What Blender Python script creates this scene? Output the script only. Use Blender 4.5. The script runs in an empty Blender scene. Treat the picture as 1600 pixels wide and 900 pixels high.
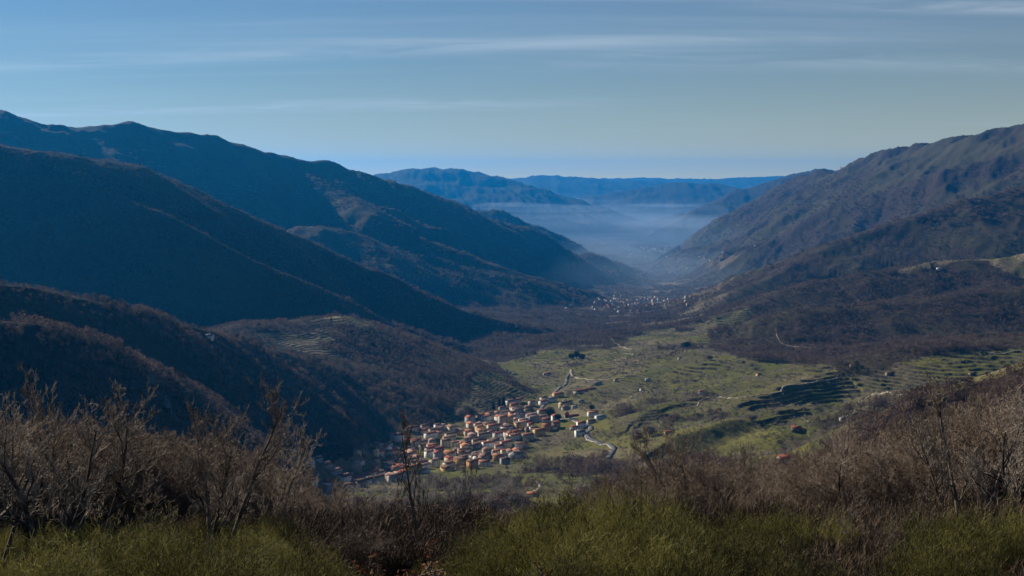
import bpy, bmesh, math, random
import numpy as np
from mathutils import Vector, Matrix, noise as mnoise

# ------------------------------------------------------------------ camera, sky, sun, exposure
SC = bpy.context.scene
COL = SC.collection
FPX = 40.0 / 36.0 * 1600.0
PITCH = math.radians(5.46)
cam_data = bpy.data.cameras.new("camera")
cam_data.lens = 40.0
cam_data.sensor_width = 36.0
cam_data.clip_start = 0.3
cam_data.clip_end = 200000.0
cam = bpy.data.objects.new("camera", cam_data)
COL.objects.link(cam)
cam.location = (0, 0, 0)
cam.rotation_euler = (math.radians(90) - PITCH, 0, 0)
SC.camera = cam

SUN_EL = math.radians(25.5)
SUN_AZ = math.radians(-47.0)          # left of the view direction (+Y)
SUN_DIR = Vector((math.sin(SUN_AZ) * math.cos(SUN_EL), math.cos(SUN_AZ) * math.cos(SUN_EL), math.sin(SUN_EL)))

world = bpy.data.worlds.new("World")
SC.world = world
world.use_nodes = True
wt = world.node_tree
wt.nodes.clear()


def N(tree, kind, **kw):
    n = tree.nodes.new(kind)
    for k, v in kw.items():
        if k.startswith("i_"):
            n.inputs[k[2:].replace("_", " ")].default_value = v
        elif k.startswith("n"):
            n.inputs[int(k[1:])].default_value = v if k[1:].isdigit() else v
        else:
            setattr(n, k, v)
    return n


def setin(n, **kw):
    for k, v in kw.items():
        n.inputs[k].default_value = v


sky = wt.nodes.new("ShaderNodeTexSky")
sky.sky_type = 'NISHITA'
sky.sun_disc = False
sky.sun_elevation = SUN_EL
sky.sun_rotation = SUN_AZ % (2 * math.pi)
sky.altitude = 1200
sky.air_density = 1.25
sky.dust_density = 0.15
sky.ozone_density = 5.0
bg = wt.nodes.new("ShaderNodeBackground")
bg.inputs["Strength"].default_value = 0.05
wout = wt.nodes.new("ShaderNodeOutputWorld")
tc = wt.nodes.new("ShaderNodeTexCoord")
sep = wt.nodes.new("ShaderNodeSeparateXYZ")
wt.links.new(tc.outputs["Generated"], sep.inputs[0])


def wmath(op, a, b=None, clamp=False):
    m = wt.nodes.new("ShaderNodeMath")
    m.operation = op
    m.use_clamp = clamp
    for i, v in enumerate((a, b)):
        if v is None:
            continue
        if isinstance(v, (int, float)):
            m.inputs[i].default_value = v
        else:
            wt.links.new(v, m.inputs[i])
    return m.outputs[0]


# cirrus: a thin sheet high above, streaked across the view (direction projected on a cloud plane)
zz = wmath('ADD', wmath('MAXIMUM', sep.outputs[2], 0.0), 0.06)
cx = wmath('DIVIDE', sep.outputs[0], zz)
cy = wmath('DIVIDE', sep.outputs[1], zz)


def cloud_layer(sx, sy, ox, oy, lo, hi, skew=0.0, detail=6.0, dist=0.6):
    comb = wt.nodes.new("ShaderNodeCombineXYZ")
    wt.links.new(wmath('ADD', wmath('MULTIPLY', wmath('ADD', cx, wmath('MULTIPLY', cy, skew)), sx), ox), comb.inputs[0])
    wt.links.new(wmath('ADD', wmath('MULTIPLY', cy, sy), oy), comb.inputs[1])
    nz = wt.nodes.new("ShaderNodeTexNoise")
    nz.inputs["Scale"].default_value = 1.0
    nz.inputs["Detail"].default_value = detail
    nz.inputs["Roughness"].default_value = 0.55
    nz.inputs["Distortion"].default_value = dist
    wt.links.new(comb.outputs[0], nz.inputs["Vector"])
    mr = wt.nodes.new("ShaderNodeMapRange")
    mr.interpolation_type = 'SMOOTHSTEP'
    mr.inputs[1].default_value = lo
    mr.inputs[2].default_value = hi
    wt.links.new(nz.outputs[0], mr.inputs[0])
    return mr.outputs[0]


c1 = cloud_layer(0.16, 1.3, 3.1, 5.6, 0.46, 0.78)
c2 = cloud_layer(0.5, 2.6, 11.0, 2.0, 0.42, 0.75)
c3 = cloud_layer(0.10, 0.5, 1.0, 9.0, 0.36, 0.7, detail=3)


def streak(c0, width, slope, ox, lo, hi):
    """one long cirrus streak: a band on the cloud plane, torn by noise"""
    comb = wt.nodes.new("ShaderNodeCombineXYZ")
    wt.links.new(wmath('ADD', wmath('MULTIPLY', cx, 0.9), ox), comb.inputs[0])
    wt.links.new(wmath('MULTIPLY', cy, 2.2), comb.inputs[1])
    nz = wt.nodes.new("ShaderNodeTexNoise"); nz.inputs["Scale"].default_value = 1.0; nz.inputs["Detail"].default_value = 8.0
    nz.inputs["Roughness"].default_value = 0.62; nz.inputs["Distortion"].default_value = 1.2
    wt.links.new(comb.outputs[0], nz.inputs["Vector"])
    d = wmath('ADD', wmath('ADD', cy, wmath('MULTIPLY', cx, slope)), wmath('MULTIPLY', wmath('SUBTRACT', nz.outputs[0], 0.5), width * 2.2))
    g = wmath('DIVIDE', wmath('SUBTRACT', d, c0), width)
    band = wmath('POWER', 2.718, wmath('MULTIPLY', wmath('MULTIPLY', g, g), -1.0))
    ends = wt.nodes.new("ShaderNodeMapRange"); ends.interpolation_type = 'SMOOTHSTEP'
    ends.inputs[1].default_value = lo; ends.inputs[2].default_value = hi
    wt.links.new(cx, ends.inputs[0])
    tear = wt.nodes.new("ShaderNodeMapRange"); tear.inputs[1].default_value = 0.32; tear.inputs[2].default_value = 0.62
    wt.links.new(nz.outputs[0], tear.inputs[0])
    return wmath('MULTIPLY', wmath('MULTIPLY', band, tear.outputs[0]), ends.outputs[0])


st = wmath('ADD', wmath('ADD', wmath('MULTIPLY', streak(5.72, 0.22, 0.16, 3.0, 2.0, 0.2), 0.40), wmath('MULTIPLY', streak(8.0, 0.28, 0.07, 9.0, 1.2, -0.6), 0.5)),
          wmath('ADD', wmath('MULTIPLY', streak(6.25, 0.3, 0.05, 17.0, -0.6, 1.0), 0.3), wmath('MULTIPLY', streak(4.80, 0.10, 0.03, 23.0, 0.6, 1.9), 0.45)))
st = wmath('ADD', st, wmath('MULTIPLY', streak(4.62, 0.07, 0.0, 31.0, -1.2, 0.3), 0.25))
c1 = wmath('MULTIPLY', c1, 0.45)
cm = wmath('ADD', st, wmath('ADD', wmath('MULTIPLY', wmath('MULTIPLY', c1, wmath('ADD', wmath('MULTIPLY', c2, 0.75), 0.25)), 0.62), wmath('MULTIPLY', c3, 0.08)), clamp=True)
mixc = wt.nodes.new("ShaderNodeMix")
mixc.data_type = 'RGBA'
wt.links.new(cm, mixc.inputs[0])
tint = wt.nodes.new("ShaderNodeMix"); tint.data_type = 'RGBA'; tint.blend_type = 'MULTIPLY'
tint.inputs[0].default_value = 1.0
tint.inputs[7].default_value = (0.17, 0.54, 0.80, 1)
wt.links.new(sky.outputs[0], tint.inputs[6])
# thin high veil, thicker along slanting lines of sight
veil = wt.nodes.new("ShaderNodeMix"); veil.data_type = 'RGBA'
wt.links.new(wmath('MULTIPLY', wmath('POWER', wmath('DIVIDE', 0.10, wmath('ADD', wmath('MAXIMUM', sep.outputs[2], 0.0), 0.10)), 2.0), 0.75), veil.inputs[0])
wt.links.new(tint.outputs[2], veil.inputs[6])
veil.inputs[7].default_value = (6.6, 7.3, 7.2, 1)
glow = wt.nodes.new("ShaderNodeMix"); glow.data_type = 'RGBA'       # pale band of far air along the horizon
wt.links.new(wmath('POWER', wmath('DIVIDE', 0.05, wmath('ADD', wmath('MAXIMUM', sep.outputs[2], 0.0), 0.05)), 2.0), glow.inputs[0])
wt.links.new(veil.outputs[2], glow.inputs[6])
glow.inputs[7].default_value = (13.5, 11.0, 3.0, 1)
wt.links.new(glow.outputs[2], mixc.inputs[6])
mixc.inputs[7].default_value = (7.4, 8.6, 9.6, 1)
wt.links.new(mixc.outputs[2], bg.inputs["Color"])
wt.links.new(bg.outputs[0], wout.inputs[0])

sun_data = bpy.data.lights.new("sun", 'SUN')
sun_data.energy = 5.0
sun_data.angle = math.radians(0.6)
sun_data.color = (1.0, 0.90, 0.77)
sun = bpy.data.objects.new("sun", sun_data)
COL.objects.link(sun)
sun.rotation_euler = SUN_DIR.to_track_quat('Z', 'Y').to_euler()

SC.view_settings.view_transform = 'Standard'
SC.view_settings.look = 'None'
SC.view_settings.gamma = 1.0
SC.view_settings.use_curve_mapping = False
SC.view_settings.exposure = 0.5
SC.render.engine = 'CYCLES'
SC.cycles.use_denoising = True
SC.cycles.max_bounces = 4
SC.cycles.diffuse_bounces = 2
SC.cycles.volume_bounces = 2
SC.cycles.caustics_reflective = False
SC.cycles.caustics_refractive = False

# ------------------------------------------------------------------ helpers
CP, SP = math.cos(PITCH), math.sin(PITCH)


def unproj(u, v, Y):
    """the point of the place seen at photograph pixel (u, v) that lies Y metres ahead"""
    dx, dy = (u - 800) / FPX, (450 - v) / FPX
    wy = CP + dy * SP
    wz = -SP + dy * CP
    k = Y / wy
    return (dx * k, Y, wz * k)


def proj(x, y, z):
    f = y * CP - z * SP
    up = y * SP + z * CP
    return 800 + FPX * x / f, 450 - FPX * up / f


def tag(o, label=None, cat=None, group=None, kind=None):
    if label: o["label"] = label
    if cat: o["category"] = cat
    if group: o["group"] = group
    if kind: o["kind"] = kind
    return o


def mesh_from(name, V, F, smooth=False, mats=(), mat_idx=None):
    """V (n,3) array, F (m,3) or (m,4) int array or list of such arrays"""
    me = bpy.data.meshes.new(name)
    if not isinstance(F, (list, tuple)):
        F = [F]
    V = np.asarray(V, dtype=np.float32)
    me.vertices.add(len(V))
    me.vertices.foreach_set("co", V.ravel())
    loops, starts, tot, pos = [], [], [], 0
    for f in F:
        f = np.asarray(f, dtype=np.int32)
        if len(f) == 0: continue
        k = f.shape[1]
        loops.append(f.ravel())
        starts.append(pos + np.arange(len(f), dtype=np.int32) * k)
        tot.append(np.full(len(f), k, dtype=np.int32))
        pos += f.size
    loops = np.concatenate(loops); starts = np.concatenate(starts); tot = np.concatenate(tot)
    me.loops.add(len(loops))
    me.loops.foreach_set("vertex_index", loops)
    me.polygons.add(len(starts))
    me.polygons.foreach_set("loop_start", starts)
    try:
        me.polygons.foreach_set("loop_total", tot)
    except Exception:
        pass
    if smooth:
        me.polygons.foreach_set("use_smooth", np.ones(len(starts), dtype=bool))
    for m in mats:
        me.materials.append(m)
    if mat_idx is not None:
        me.polygons.foreach_set("material_index", np.asarray(mat_idx, dtype=np.int32))
    me.update(calc_edges=True)
    return me


def obj(name, me, parent=None, loc=(0, 0, 0), rz=0.0, scale=None):
    o = bpy.data.objects.new(name, me)
    COL.objects.link(o)
    o.location = loc
    o.rotation_euler = (0, 0, rz)
    if scale: o.scale = scale
    if parent: o.parent = parent
    return o


# numpy gradient-free value noise
_rng = np.random.default_rng(7)
_TAB = _rng.random((256, 256)).astype(np.float32)


def vnoise(x, y):
    xi = np.floor(x); yi = np.floor(y)
    fx = (x - xi).astype(np.float32); fy = (y - yi).astype(np.float32)
    xi = xi.astype(np.int64) & 255; yi = yi.astype(np.int64) & 255
    fx = fx * fx * fx * (fx * (fx * 6 - 15) + 10); fy = fy * fy * fy * (fy * (fy * 6 - 15) + 10)
    x1 = (xi + 1) & 255; y1 = (yi + 1) & 255
    a = _TAB[xi, yi]; b = _TAB[x1, yi]; c = _TAB[xi, y1]; d = _TAB[x1, y1]
    return (a + (b - a) * fx) * (1 - fy) + (c + (d - c) * fx) * fy


def fbm(x, y, oct=5, seed=0.0, gain=0.5, ridged=False):
    s = 0.0; amp = 1.0; tot = 0.0
    c, sn = math.cos(0.5), math.sin(0.5)
    x = x + seed * 17.3; y = y - seed * 9.1
    for _ in range(oct):
        n = vnoise(x, y)
        if ridged: n = 1 - np.abs(2 * n - 1)
        s = s + n * amp
        tot += amp; amp *= gain
        x, y = (c * x - sn * y) * 2.03 + 5.2, (sn * x + c * y) * 2.03 + 1.7
    return s / tot


def sstep(a, b, x):
    t = np.clip((x - a) / (b - a), 0, 1)
    return t * t * (3 - 2 * t)


# ------------------------------------------------------------------ terrain: valley floor + ridges and spurs
FLY = [-70000, -3000, -100, 0, 10, 16, 25, 45, 70, 110, 250, 500, 900, 1300, 1500, 1750, 2000, 2900, 3900, 5500, 8000, 10400, 14000, 20000, 33000, 70000]
FLZ = [200, 200, 12, -1.75, -4.2, -5.7, -8.4, -15.4, -25.5, -42, -93, -178, -259, -352, -384, -392, -402, -428, -492, -590, -665, -705, -745, -610, -480, -480]
AXY = [0, 900, 1500, 2000, 2900, 3900, 5500, 8000, 10400, 14000, 20000, 30000, 70000]
AXX = [0, -60, -210, -75, -10, 330, 600, 1080, 1520, 1970, 2475, 3370, 5000]

# (points (u, v, Y), slope left of travel, slope right of travel, rounding, gully amplitude, gully wavelength)
RIDGES = [
    # far hills
    ([(-400, 250, 15200), (200, 255, 15200), (480, 285, 15600), (560, 281, 16000), (590, 275, 16000), (640, 266, 16000), (700, 263.5, 16240), (740, 269, 16480), (800, 284, 16800), (860, 300, 17200), (893, 313, 17600), (930, 328, 18000)], .28, .28, 150, 80, 1200),
    ([(700, 296, 25000), (790, 284, 25000), (826, 275.5, 25000), (885, 275.5, 25600), (940, 281, 26200), (1010, 283, 26800), (1080, 288, 26800), (1150, 300, 27400)], .2, .2, 300, 80, 3000),
    ([(940, 306, 20160), (980, 298, 20160), (1010, 292, 20160), (1060, 286.5, 20160), (1110, 287, 20520), (1150, 296, 20880), (1200, 306, 21240)], .2, .2, 150, 80, 1800),
    ([(600, 281, 33000), (900, 279, 33000), (1000, 278.5, 33000), (1120, 280, 33000), (1170, 277.5, 33000), (1220, 276, 33000), (1400, 276, 33000), (2000, 270, 33000)], .1, .1, 300, 40, 3000),
    ([(1090, 330, 15500), (1160, 297, 15000), (1200, 285, 15000), (1245, 268, 15000), (1270, 264, 15000), (1300, 267, 15000), (1360, 280, 15000), (1600, 280, 15000)], .3, .3, 100, 60, 1200),
    # left: high far ridge, its skyline and ribs
    ([(-900, 60, 3600), (-200, 135, 4500), (0, 168, 4500), (60, 186, 4600), (110, 190, 4700), (200, 197, 4900), (330, 214, 5200), (370, 225, 5300), (400, 237, 5400), (470, 251, 5600), (515, 255, 5800), (590, 279, 6000), (650, 300, 6200), (720, 325, 6500), (780, 347, 6700), (850, 370, 7000), (900, 392, 7200), (960, 410, 7500)], .42, .6, 40, 165, 900),
    ([(440, 257, 5450), (520, 301, 5150), (580, 338, 4850), (640, 372, 4800), (720, 395, 4900), (800, 420, 5000), (900, 452, 5200)], .42, .5, 70, 50, 380),
    ([(470, 357, 4400), (560, 366, 4500), (650, 395, 4600), (740, 415, 4700), (830, 440, 4800), (890, 462, 4900)], .4, .4, 25, 30, 350),
    ([(730, 326, 8400), (775, 330, 8600), (830, 352, 8800), (900, 385, 9200), (960, 402, 9400)], .4, .4, 40, 40, 500),
    ([(820, 402, 6600), (890, 412, 6800), (950, 424, 7000)], .4, .4, 30, 20, 500),
    # left: big dark ridge and spurs on its face
    ([(-900, 120, 1900), (-200, 205, 2500), (0, 229, 2600), (100, 240, 2650), (190, 256, 2750), (300, 291, 2900), (400, 342, 3000), (480, 376, 3100), (560, 416, 3150), (640, 452, 3200), (720, 486, 3250), (800, 508, 3300), (880, 520, 3450), (960, 528, 3600)], .45, .6, 18, 62, 450),
    ([(150, 290, 2540), (240, 326, 2520), (320, 372, 2480), (430, 422, 2480), (520, 460, 2500), (600, 500, 2600), (700, 534, 2750), (790, 556, 2850)], .62, .6, 8, 14, 160),
    ([(380, 505, 2050), (450, 500, 2150), (520, 492, 2250), (580, 503, 2350), (660, 530, 2450), (740, 560, 2550)], .3, .26, 25, 6, 160),
    ([(560, 585, 2200), (600, 573, 2250), (650, 561, 2280), (700, 556, 2300), (738, 570, 2300), (762, 596, 2260)], .36, .38, 22, 5, 120),
    # left: near wooded spur above the village
    ([(-700, 330, 700), (-300, 400, 900), (-60, 438, 1060), (60, 449, 1120), (150, 470, 1200), (240, 490, 1290), (330, 519, 1420), (420, 545, 1640), (520, 572, 1880), (600, 600, 1990), (660, 624, 2030), (706, 648, 1975)], .5, .8, 7, 16, 140),
    ([(-80, 500, 820), (60, 505, 880), (150, 530, 940), (230, 565, 1010), (300, 600, 1080), (380, 650, 1150)], .5, .8, 6, 10, 110),
    # right: far skyline, spurs
    ([(1150, 345, 10600), (1190, 310, 10000), (1250, 279, 9000), (1300, 267, 8500), (1340, 255, 8200), (1375, 243, 7900), (1408, 227, 7600), (1428, 230, 7500), (1450, 227, 7300), (1480, 214, 7000), (1515, 212, 6900), (1535, 205, 6800), (1560, 194, 6600), (1600, 188, 6500), (1900, 130, 5600), (2400, 60, 4600)], .4, .6, 40, 95, 700),
    ([(1700, 215, 6000), (1560, 245, 6000), (1480, 268, 6100), (1400, 300, 6300), (1300, 330, 6500), (1250, 350, 6600)], .62, .5, 30, 40, 400),
    ([(1290, 355, 7700), (1230, 362, 7800), (1170, 366, 7900), (1110, 378, 8100), (1060, 394, 8300)], .5, .5, 30, 15, 300),
    ([(2200, 120, 3800), (1800, 232, 4300), (1600, 288, 4500), (1500, 318, 4450), (1400, 352, 4400), (1320, 380, 4350), (1250, 402, 4250), (1190, 436, 4100), (1140, 468, 3950), (1095, 500, 3850)], .36, .36, 25, 26, 300),
    ([(2200, 300, 2900), (1750, 375, 3200), (1600, 402, 3300), (1500, 408, 3300), (1400, 420, 3300), (1300, 440, 3300), (1220, 458, 3250), (1160, 486, 3200)], .3, .28, 22, 10, 200),
    ([(2200, 380, 2300), (1750, 440, 2600), (1600, 458, 2700), (1450, 466, 2700), (1350, 480, 2700), (1250, 487, 2700), (1180, 500, 2720), (1115, 520, 2750)], .3, .26, 20, 12, 180),
    # right: green terraced spur, and its foot carrying the village
    ([(2200, 440, 1600), (1800, 498, 1800), (1600, 528, 1900), (1450, 545, 1900), (1300, 571, 1900), (1200, 590, 1860), (1100, 612, 1830), (1000, 634, 1790), (940, 648, 1760), (870, 640, 1900), (800, 640, 1990)], .2, .16, 15, 5, 90),
    ([(1240, 571, 2050), (1150, 560, 2150), (1080, 548, 2400), (1000, 545, 2600), (960, 540, 2750)], .16, .14, 30, 4, 120),
    ([(1750, 560, 1250), (1600, 590, 1350), (1450, 612, 1420), (1350, 640, 1430), (1250, 668, 1430), (1150, 700, 1400)], .22, .2, 15, 4, 90),
    ([(1360, 573, 1885), (1300, 583, 1850), (1240, 597, 1780), (1185, 620, 1690), (1120, 652, 1590)], .45, .24, 6, 3, 80),
    ([(1275, 636, 1600), (1210, 644, 1560), (1130, 660, 1490), (1060, 684, 1420)], .45, .24, 5, 3, 80),
    ([(1090, 618, 1800), (1040, 632, 1740), (990, 655, 1660), (955, 682, 1560)], .42, .24, 5, 3, 80),
    # right: near brown hill
    ([(2600, 380, 500), (1900, 500, 700), (1700, 540, 770), (1600, 565, 800), (1500, 596, 830), (1400, 634, 870), (1320, 668, 900), (1230, 712, 950)], .35, .35, 10, 6, 90),
]


def seg_ridge(x, y, pts, sl, sr, w, amp, lam, k):
    """height of a ridge whose crest is the polyline pts"""
    P = np.array([unproj(*p) for p in pts], dtype=np.float64)
    best = np.full(x.shape, 1e9, np.float32)
    zb = np.zeros_like(best); tb = np.zeros_like(best); sb = np.zeros_like(best)
    acc = 0.0
    for i in range(len(P) - 1):
        ax, ay, az = P[i]; bx, by, bz = P[i + 1]
        dx, dy = bx - ax, by - ay
        L = math.hypot(dx, dy)
        t = np.clip(((x - ax) * dx + (y - ay) * dy) / (L * L), 0, 1).astype(np.float32)
        ex = x - (ax + t * dx); ey = y - (ay + t * dy)
        d = np.sqrt(ex * ex + ey * ey)
        side = np.where(dx * ey - dy * ex > 0, sl, sr)
        # closest segment, judged on height so crests that bend stay continuous
        m = d < best
        best = np.where(m, d, best)
        zb = np.where(m, az + t * (bz - az), zb)
        tb = np.where(m, acc + t * L, tb)
        sb = np.where(m, side, sb)
        acc += L
    prof = np.sqrt(best * best + w * w) - w
    z = zb - sb * prof
    if amp:
        g = fbm(tb / lam + 0.25 * best / lam, best / (lam * 3.5), 4, seed=k * 3.7, gain=0.55, ridged=True)
        z = z + (g - 0.62) * 2.2 * amp * sstep(w * 0.3, lam * 0.9, best)
    return z.astype(np.float32)


def smax(a, b, k):
    h = np.clip(0.5 + 0.5 * (a - b) / k, 0, 1)
    return b + (a - b) * h + k * h * (1 - h)


def height_raw(x, y):
    x = np.asarray(x, dtype=np.float32); y = np.asarray(y, dtype=np.float32)
    r = np.sqrt(x * x + y * y)
    # domain warp, growing with distance
    wa = np.clip((r - 300) * 0.006, 0, 70)
    wl = np.clip(r * 0.12, 60, 1500)
    lam = 240.0
    wx = (fbm(x / lam, y / lam, 3, 1.1) - 0.5) * 2 * np.minimum(wa, 22) + (fbm(x / 1400, y / 1400, 3, 4.1) - 0.5) * 2 * np.maximum(wa - 12, 0)
    wy = (fbm(x / lam, y / lam, 3, 2.3) - 0.5) * 2 * np.minimum(wa, 22) + (fbm(x / 1400, y / 1400, 3, 5.3) - 0.5) * 2 * np.maximum(wa - 12, 0)
    xw = x + wx; yw = y + wy
    zf = np.interp(y, FLY, FLZ).astype(np.float32)
    xa = np.interp(y, AXY, AXX).astype(np.float32)
    dx = xw - xa
    near = 1 - sstep(700, 1500, y)
    plain = sstep(11000, 17000, y)
    lat = 0.07 * (np.sqrt(dx * dx + 60.0 ** 2) - 60.0) * (1 - plain) * (1 - near)
    z = zf + np.minimum(lat, 500)
    # the slope below the camera: lower in the middle and far left, higher to the right
    hn = 1 - sstep(900, 1500, y)
    ang = x / np.maximum(y, 30.0)
    z = z + hn * np.clip(y, 0, 500) * 0.012 * np.clip(ang / 0.35, -0.2, 1.2)
    z = z - sstep(-0.12, -0.42, ang) * sstep(90, 500, y) * hn * 110
    z = z + (fbm(x / 2600, y / 2600, 4, 8.8) - 0.5) * 130 * plain * np.clip(y / 20000, 0, 1.0)
    for k, (pts, sl, sr, w, amp, lam_) in enumerate(RIDGES):
        Ys = [p[2] for p in pts]
        hi_y, lo_y = max(Ys) + 12000 if max(Ys) > 9000 else max(Ys) + 3500, min(Ys) * 0.3
        m = (y > lo_y) & (y < hi_y)
        if not m.any(): continue
        zr = seg_ridge(xw[m], yw[m], pts, sl, sr, w, amp, lam_, k)
        Y0 = sum(Ys) / len(Ys)
        z[m] = smax(z[m], zr, np.float32(np.clip(Y0 * 0.006, 5, 60)))
    # small relief
    n = (fbm(x / 90, y / 90, 5, 6.6, 0.5, True) - 0.6) * np.clip((r - 150) * 0.004, 0, 7)
    n += (fbm(x / 420, y / 420, 5, 7.7, 0.5, True) - 0.6) * (np.clip((r - 1500) * 0.007, 0, 45) + np.clip((r - 2300) * 0.04, 0, 55) * sstep(40, 220, z - zf))
    n += (fbm(x / 200, y / 200, 5, 9.9, 0.6, True) - 0.6) * np.clip((r - 4500) * 0.012, 0, 42) * (1 - sstep(14000, 20000, r))
    n += (fbm(x / 5, y / 5, 3, 3.6) - 0.5) * 0.5 * sstep(4, 12, r)
    return z + n


def march(pix, y0=120.0, y1=33000.0, n=1500):
    """where the lines of sight through pixels meet the ground: world (x, y) of each"""
    ys = np.geomspace(y0, y1, n)
    P = np.array(pix, dtype=np.float64).reshape(-1, 2)
    dx, dy = (P[:, 0] - 800) / FPX, (450 - P[:, 1]) / FPX
    wy = CP + dy * SP; wz = -SP + dy * CP
    X = (dx / wy)[:, None] * ys; Z = (wz / wy)[:, None] * ys
    Yg = np.broadcast_to(ys, X.shape)
    H = height_raw(X.ravel(), Yg.ravel()).reshape(X.shape)
    out = []
    for k in range(len(P)):
        hit = np.nonzero(H[k] >= Z[k])[0]
        if len(hit) and 0 < hit[0]:
            i = hit[0]
            a = Z[k, i - 1] - H[k, i - 1]; b = H[k, i] - Z[k, i]; t = a / max(a + b, 1e-6)
            Yh = ys[i - 1] + t * (ys[i] - ys[i - 1])
        else:
            Yh = ys[-1]
        out.append((dx[k] / wy[k] * Yh, Yh))
    return np.array(out)

HAZE_COL = (0.01, 0.37, 1.0)
HAZE_D = 2.9e-5
MISTS = [
    (862, 326, 14000, 900, 1500, 38, 0.8e-4, 'white mist bank lying under the long far mountain'),
    (800, 320, 13500, 500, 900, 24, 1.2e-4, 'short white mist strip at the left foot of the long far mountain'),
    (945, 312, 20500, 1100, 1500, 30, 1.3e-4, 'pale fog strip on the far plain beyond the mountain foot'),
    (1035, 321, 17500, 600, 900, 22, 1.5e-4, 'pale fog strip on the far plain in front of the low hill'),
    (985, 376, 11500, 1700, 3400, 120, 0.22e-4, 'bluish smoke lying on the far bowl of the valley'),
    (1005, 374, 11300, 2100, 3800, 190, 0.16e-4, 'bluish smoke filling the far bowl of the valley'),
    (970, 370, 11700, 2400, 4200, 360, 0.20e-4, 'thin upper smoke over the far bowl of the valley'),
    (1000, 402, 8600, 1300, 2600, 160, 0.45e-4, 'blue smoke along the valley floor before the far bowl'),
    (980, 329, 18500, 4200, 5200, 120, 0.30e-4, 'broad pale mist over the far plain'),
    (1000, 325, 19500, 4800, 6500, 210, 0.12e-4, 'thin upper mist over the far plain'),
    (1120, 360, 9300, 900, 1500, 120, 0.6e-4, 'bluish smoke drifting along the right valley side'),
    (960, 345, 10500, 1200, 1500, 60, 0.6e-4, 'low bluish smoke layer at the left side of the far valley floor'),
    (1000, 432, 6500, 900, 1700, 130, 0.6e-4, 'thin blue smoke over the far town'),
]
RN = 1130
AN = 980
N_WOOD = 260000
N_FAR = 70000
N_THICK = 280
# form, u, Y, top v, label
SPECIAL_TREES = [
    (11, 62, 15.5, 584, 'big bare tree with twisting grey branches at the left edge of the near slope'),
    (11, 128, 18, 562, 'tall forked bare tree second from the left, its tip above the thicket'),
    (8, -25, 16, 592, 'bare tree cut by the left picture edge'),
    (12, 322, 20, 600, 'wide many-stemmed bare tree standing out right of the left thicket'),
    (12, 400, 24, 668, 'leaning bushy bare tree at the right end of the left thicket'),
    (3, 205, 30, 635, 'single-stemmed bare tree between the two large left trees'),
    (6, 655, 14.5, 640, 'slim dark bare tree rising alone in front of the village'),
    (7, 718, 17, 690, 'thin crooked bare sapling just right of the slim dark tree'),
    (7, 596, 15.5, 735, 'low dark bare sapling left of the slim dark tree'),
    (4, 560, 13.5, 778, 'dark leafless bush at the foot of the slim dark tree'),
    (12, 1095, 30, 660, 'broad fan-shaped bare tree right of centre above the broom'),
    (11, 1035, 34, 684, 'smaller bare tree touching the left side of the broad fan-shaped one'),
    (11, 1325, 26, 652, 'upright bare tree with a pale trunk standing in the right thicket'),
    (11, 1425, 26, 668, 'dark-trunked bare tree left of the tall right edge trees'),
    (12, 1520, 21, 600, 'tall spreading bare tree near the right edge of the near slope'),
    (11, 1598, 20, 572, 'tallest bare tree, cut by the right picture edge'),
    (12, 1225, 36, 700, 'low bushy bare tree between the fan-shaped tree and the pale-trunked one'),
    (4, 1375, 13, 838, 'grey leafless bush in the low foreground on the right'),
]
BROOMS = [
    (30, 9.5, 842, 'green broom bush in the bottom left corner'), (205, 11, 812, 'green broom bush right of the big left tree'),
    (290, 10, 838, 'low green broom bush at the bottom left, right of the corner ones'), (370, 12, 826, 'yellowish green broom bush below the many-stemmed bare tree'),
    (450, 11, 842, 'small green broom bush left of the dark sapling'), (780, 12.5, 815, 'small green broom bush left of the large central broom'),
    (850, 13, 800, 'green broom bush at the left end of the large broom bank'), (905, 14, 778, 'tall green broom bush at the crest of the broom bank'),
    (965, 13, 772, 'tallest green broom bush of the central bank'), (1030, 14, 785, 'green broom bush right of the tallest one'),
    (930, 10, 830, 'broad green broom bush at the bottom centre right'), (1010, 9.5, 838, 'broad green broom bush low in the central bank'),
    (1100, 11, 812, 'green broom bush below the fan-shaped bare tree'), (1160, 12, 822, 'green broom bush at the right end of the central bank'),
    (1245, 13, 800, 'green broom bush left of the pale-trunked bare tree'), (1305, 14, 806, 'green broom bush at the foot of the pale-trunked bare tree'),
    (1270, 10, 858, 'low green broom bush in the dip between the two right banks'), (1465, 13, 806, 'green broom bush at the left of the right-hand bank'),
    (1525, 12.5, 800, 'rounded green broom bush in the right-hand bank'), (1590, 12, 802, 'green broom bush cut by the right picture edge'),
    (1500, 9.5, 850, 'broad green broom bush low in the bottom right corner'), (130, 13, 835, 'green broom bush at the foot of the big left tree'),
    (870, 9, 862, 'low green broom bush beside the copper oak leaves'), (1085, 9, 862, 'low green broom bush at the bottom right of centre'),
]
N_HOUSES = 222
SPROUTS = [
    (725, 7.6, 1.25, 71, 'oak sprout with dry copper leaves low in the foreground centre'),
    (775, 7.2, 1.0, 72, 'reddest leafy oak sprout right of the first at the bottom'),
    (690, 8.6, 1.1, 73, 'thin oak sprout with few pale leaves at the bottom, leftmost of the three'),
]

# ------------------------------------------------------------------ land cover: outlines found on the ground, kept in world metres
def inside(x, y, poly):
    c = np.zeros(x.shape, bool)
    n = len(poly)
    j = n - 1
    for i in range(n):
        xi, yi = poly[i]; xj, yj = poly[j]
        if yi != yj:
            m = ((yi > y) != (yj > y)) & (x < (xj - xi) * (y - yi) / (yj - yi) + xi)
            c ^= m
        j = i
    return c


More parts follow.
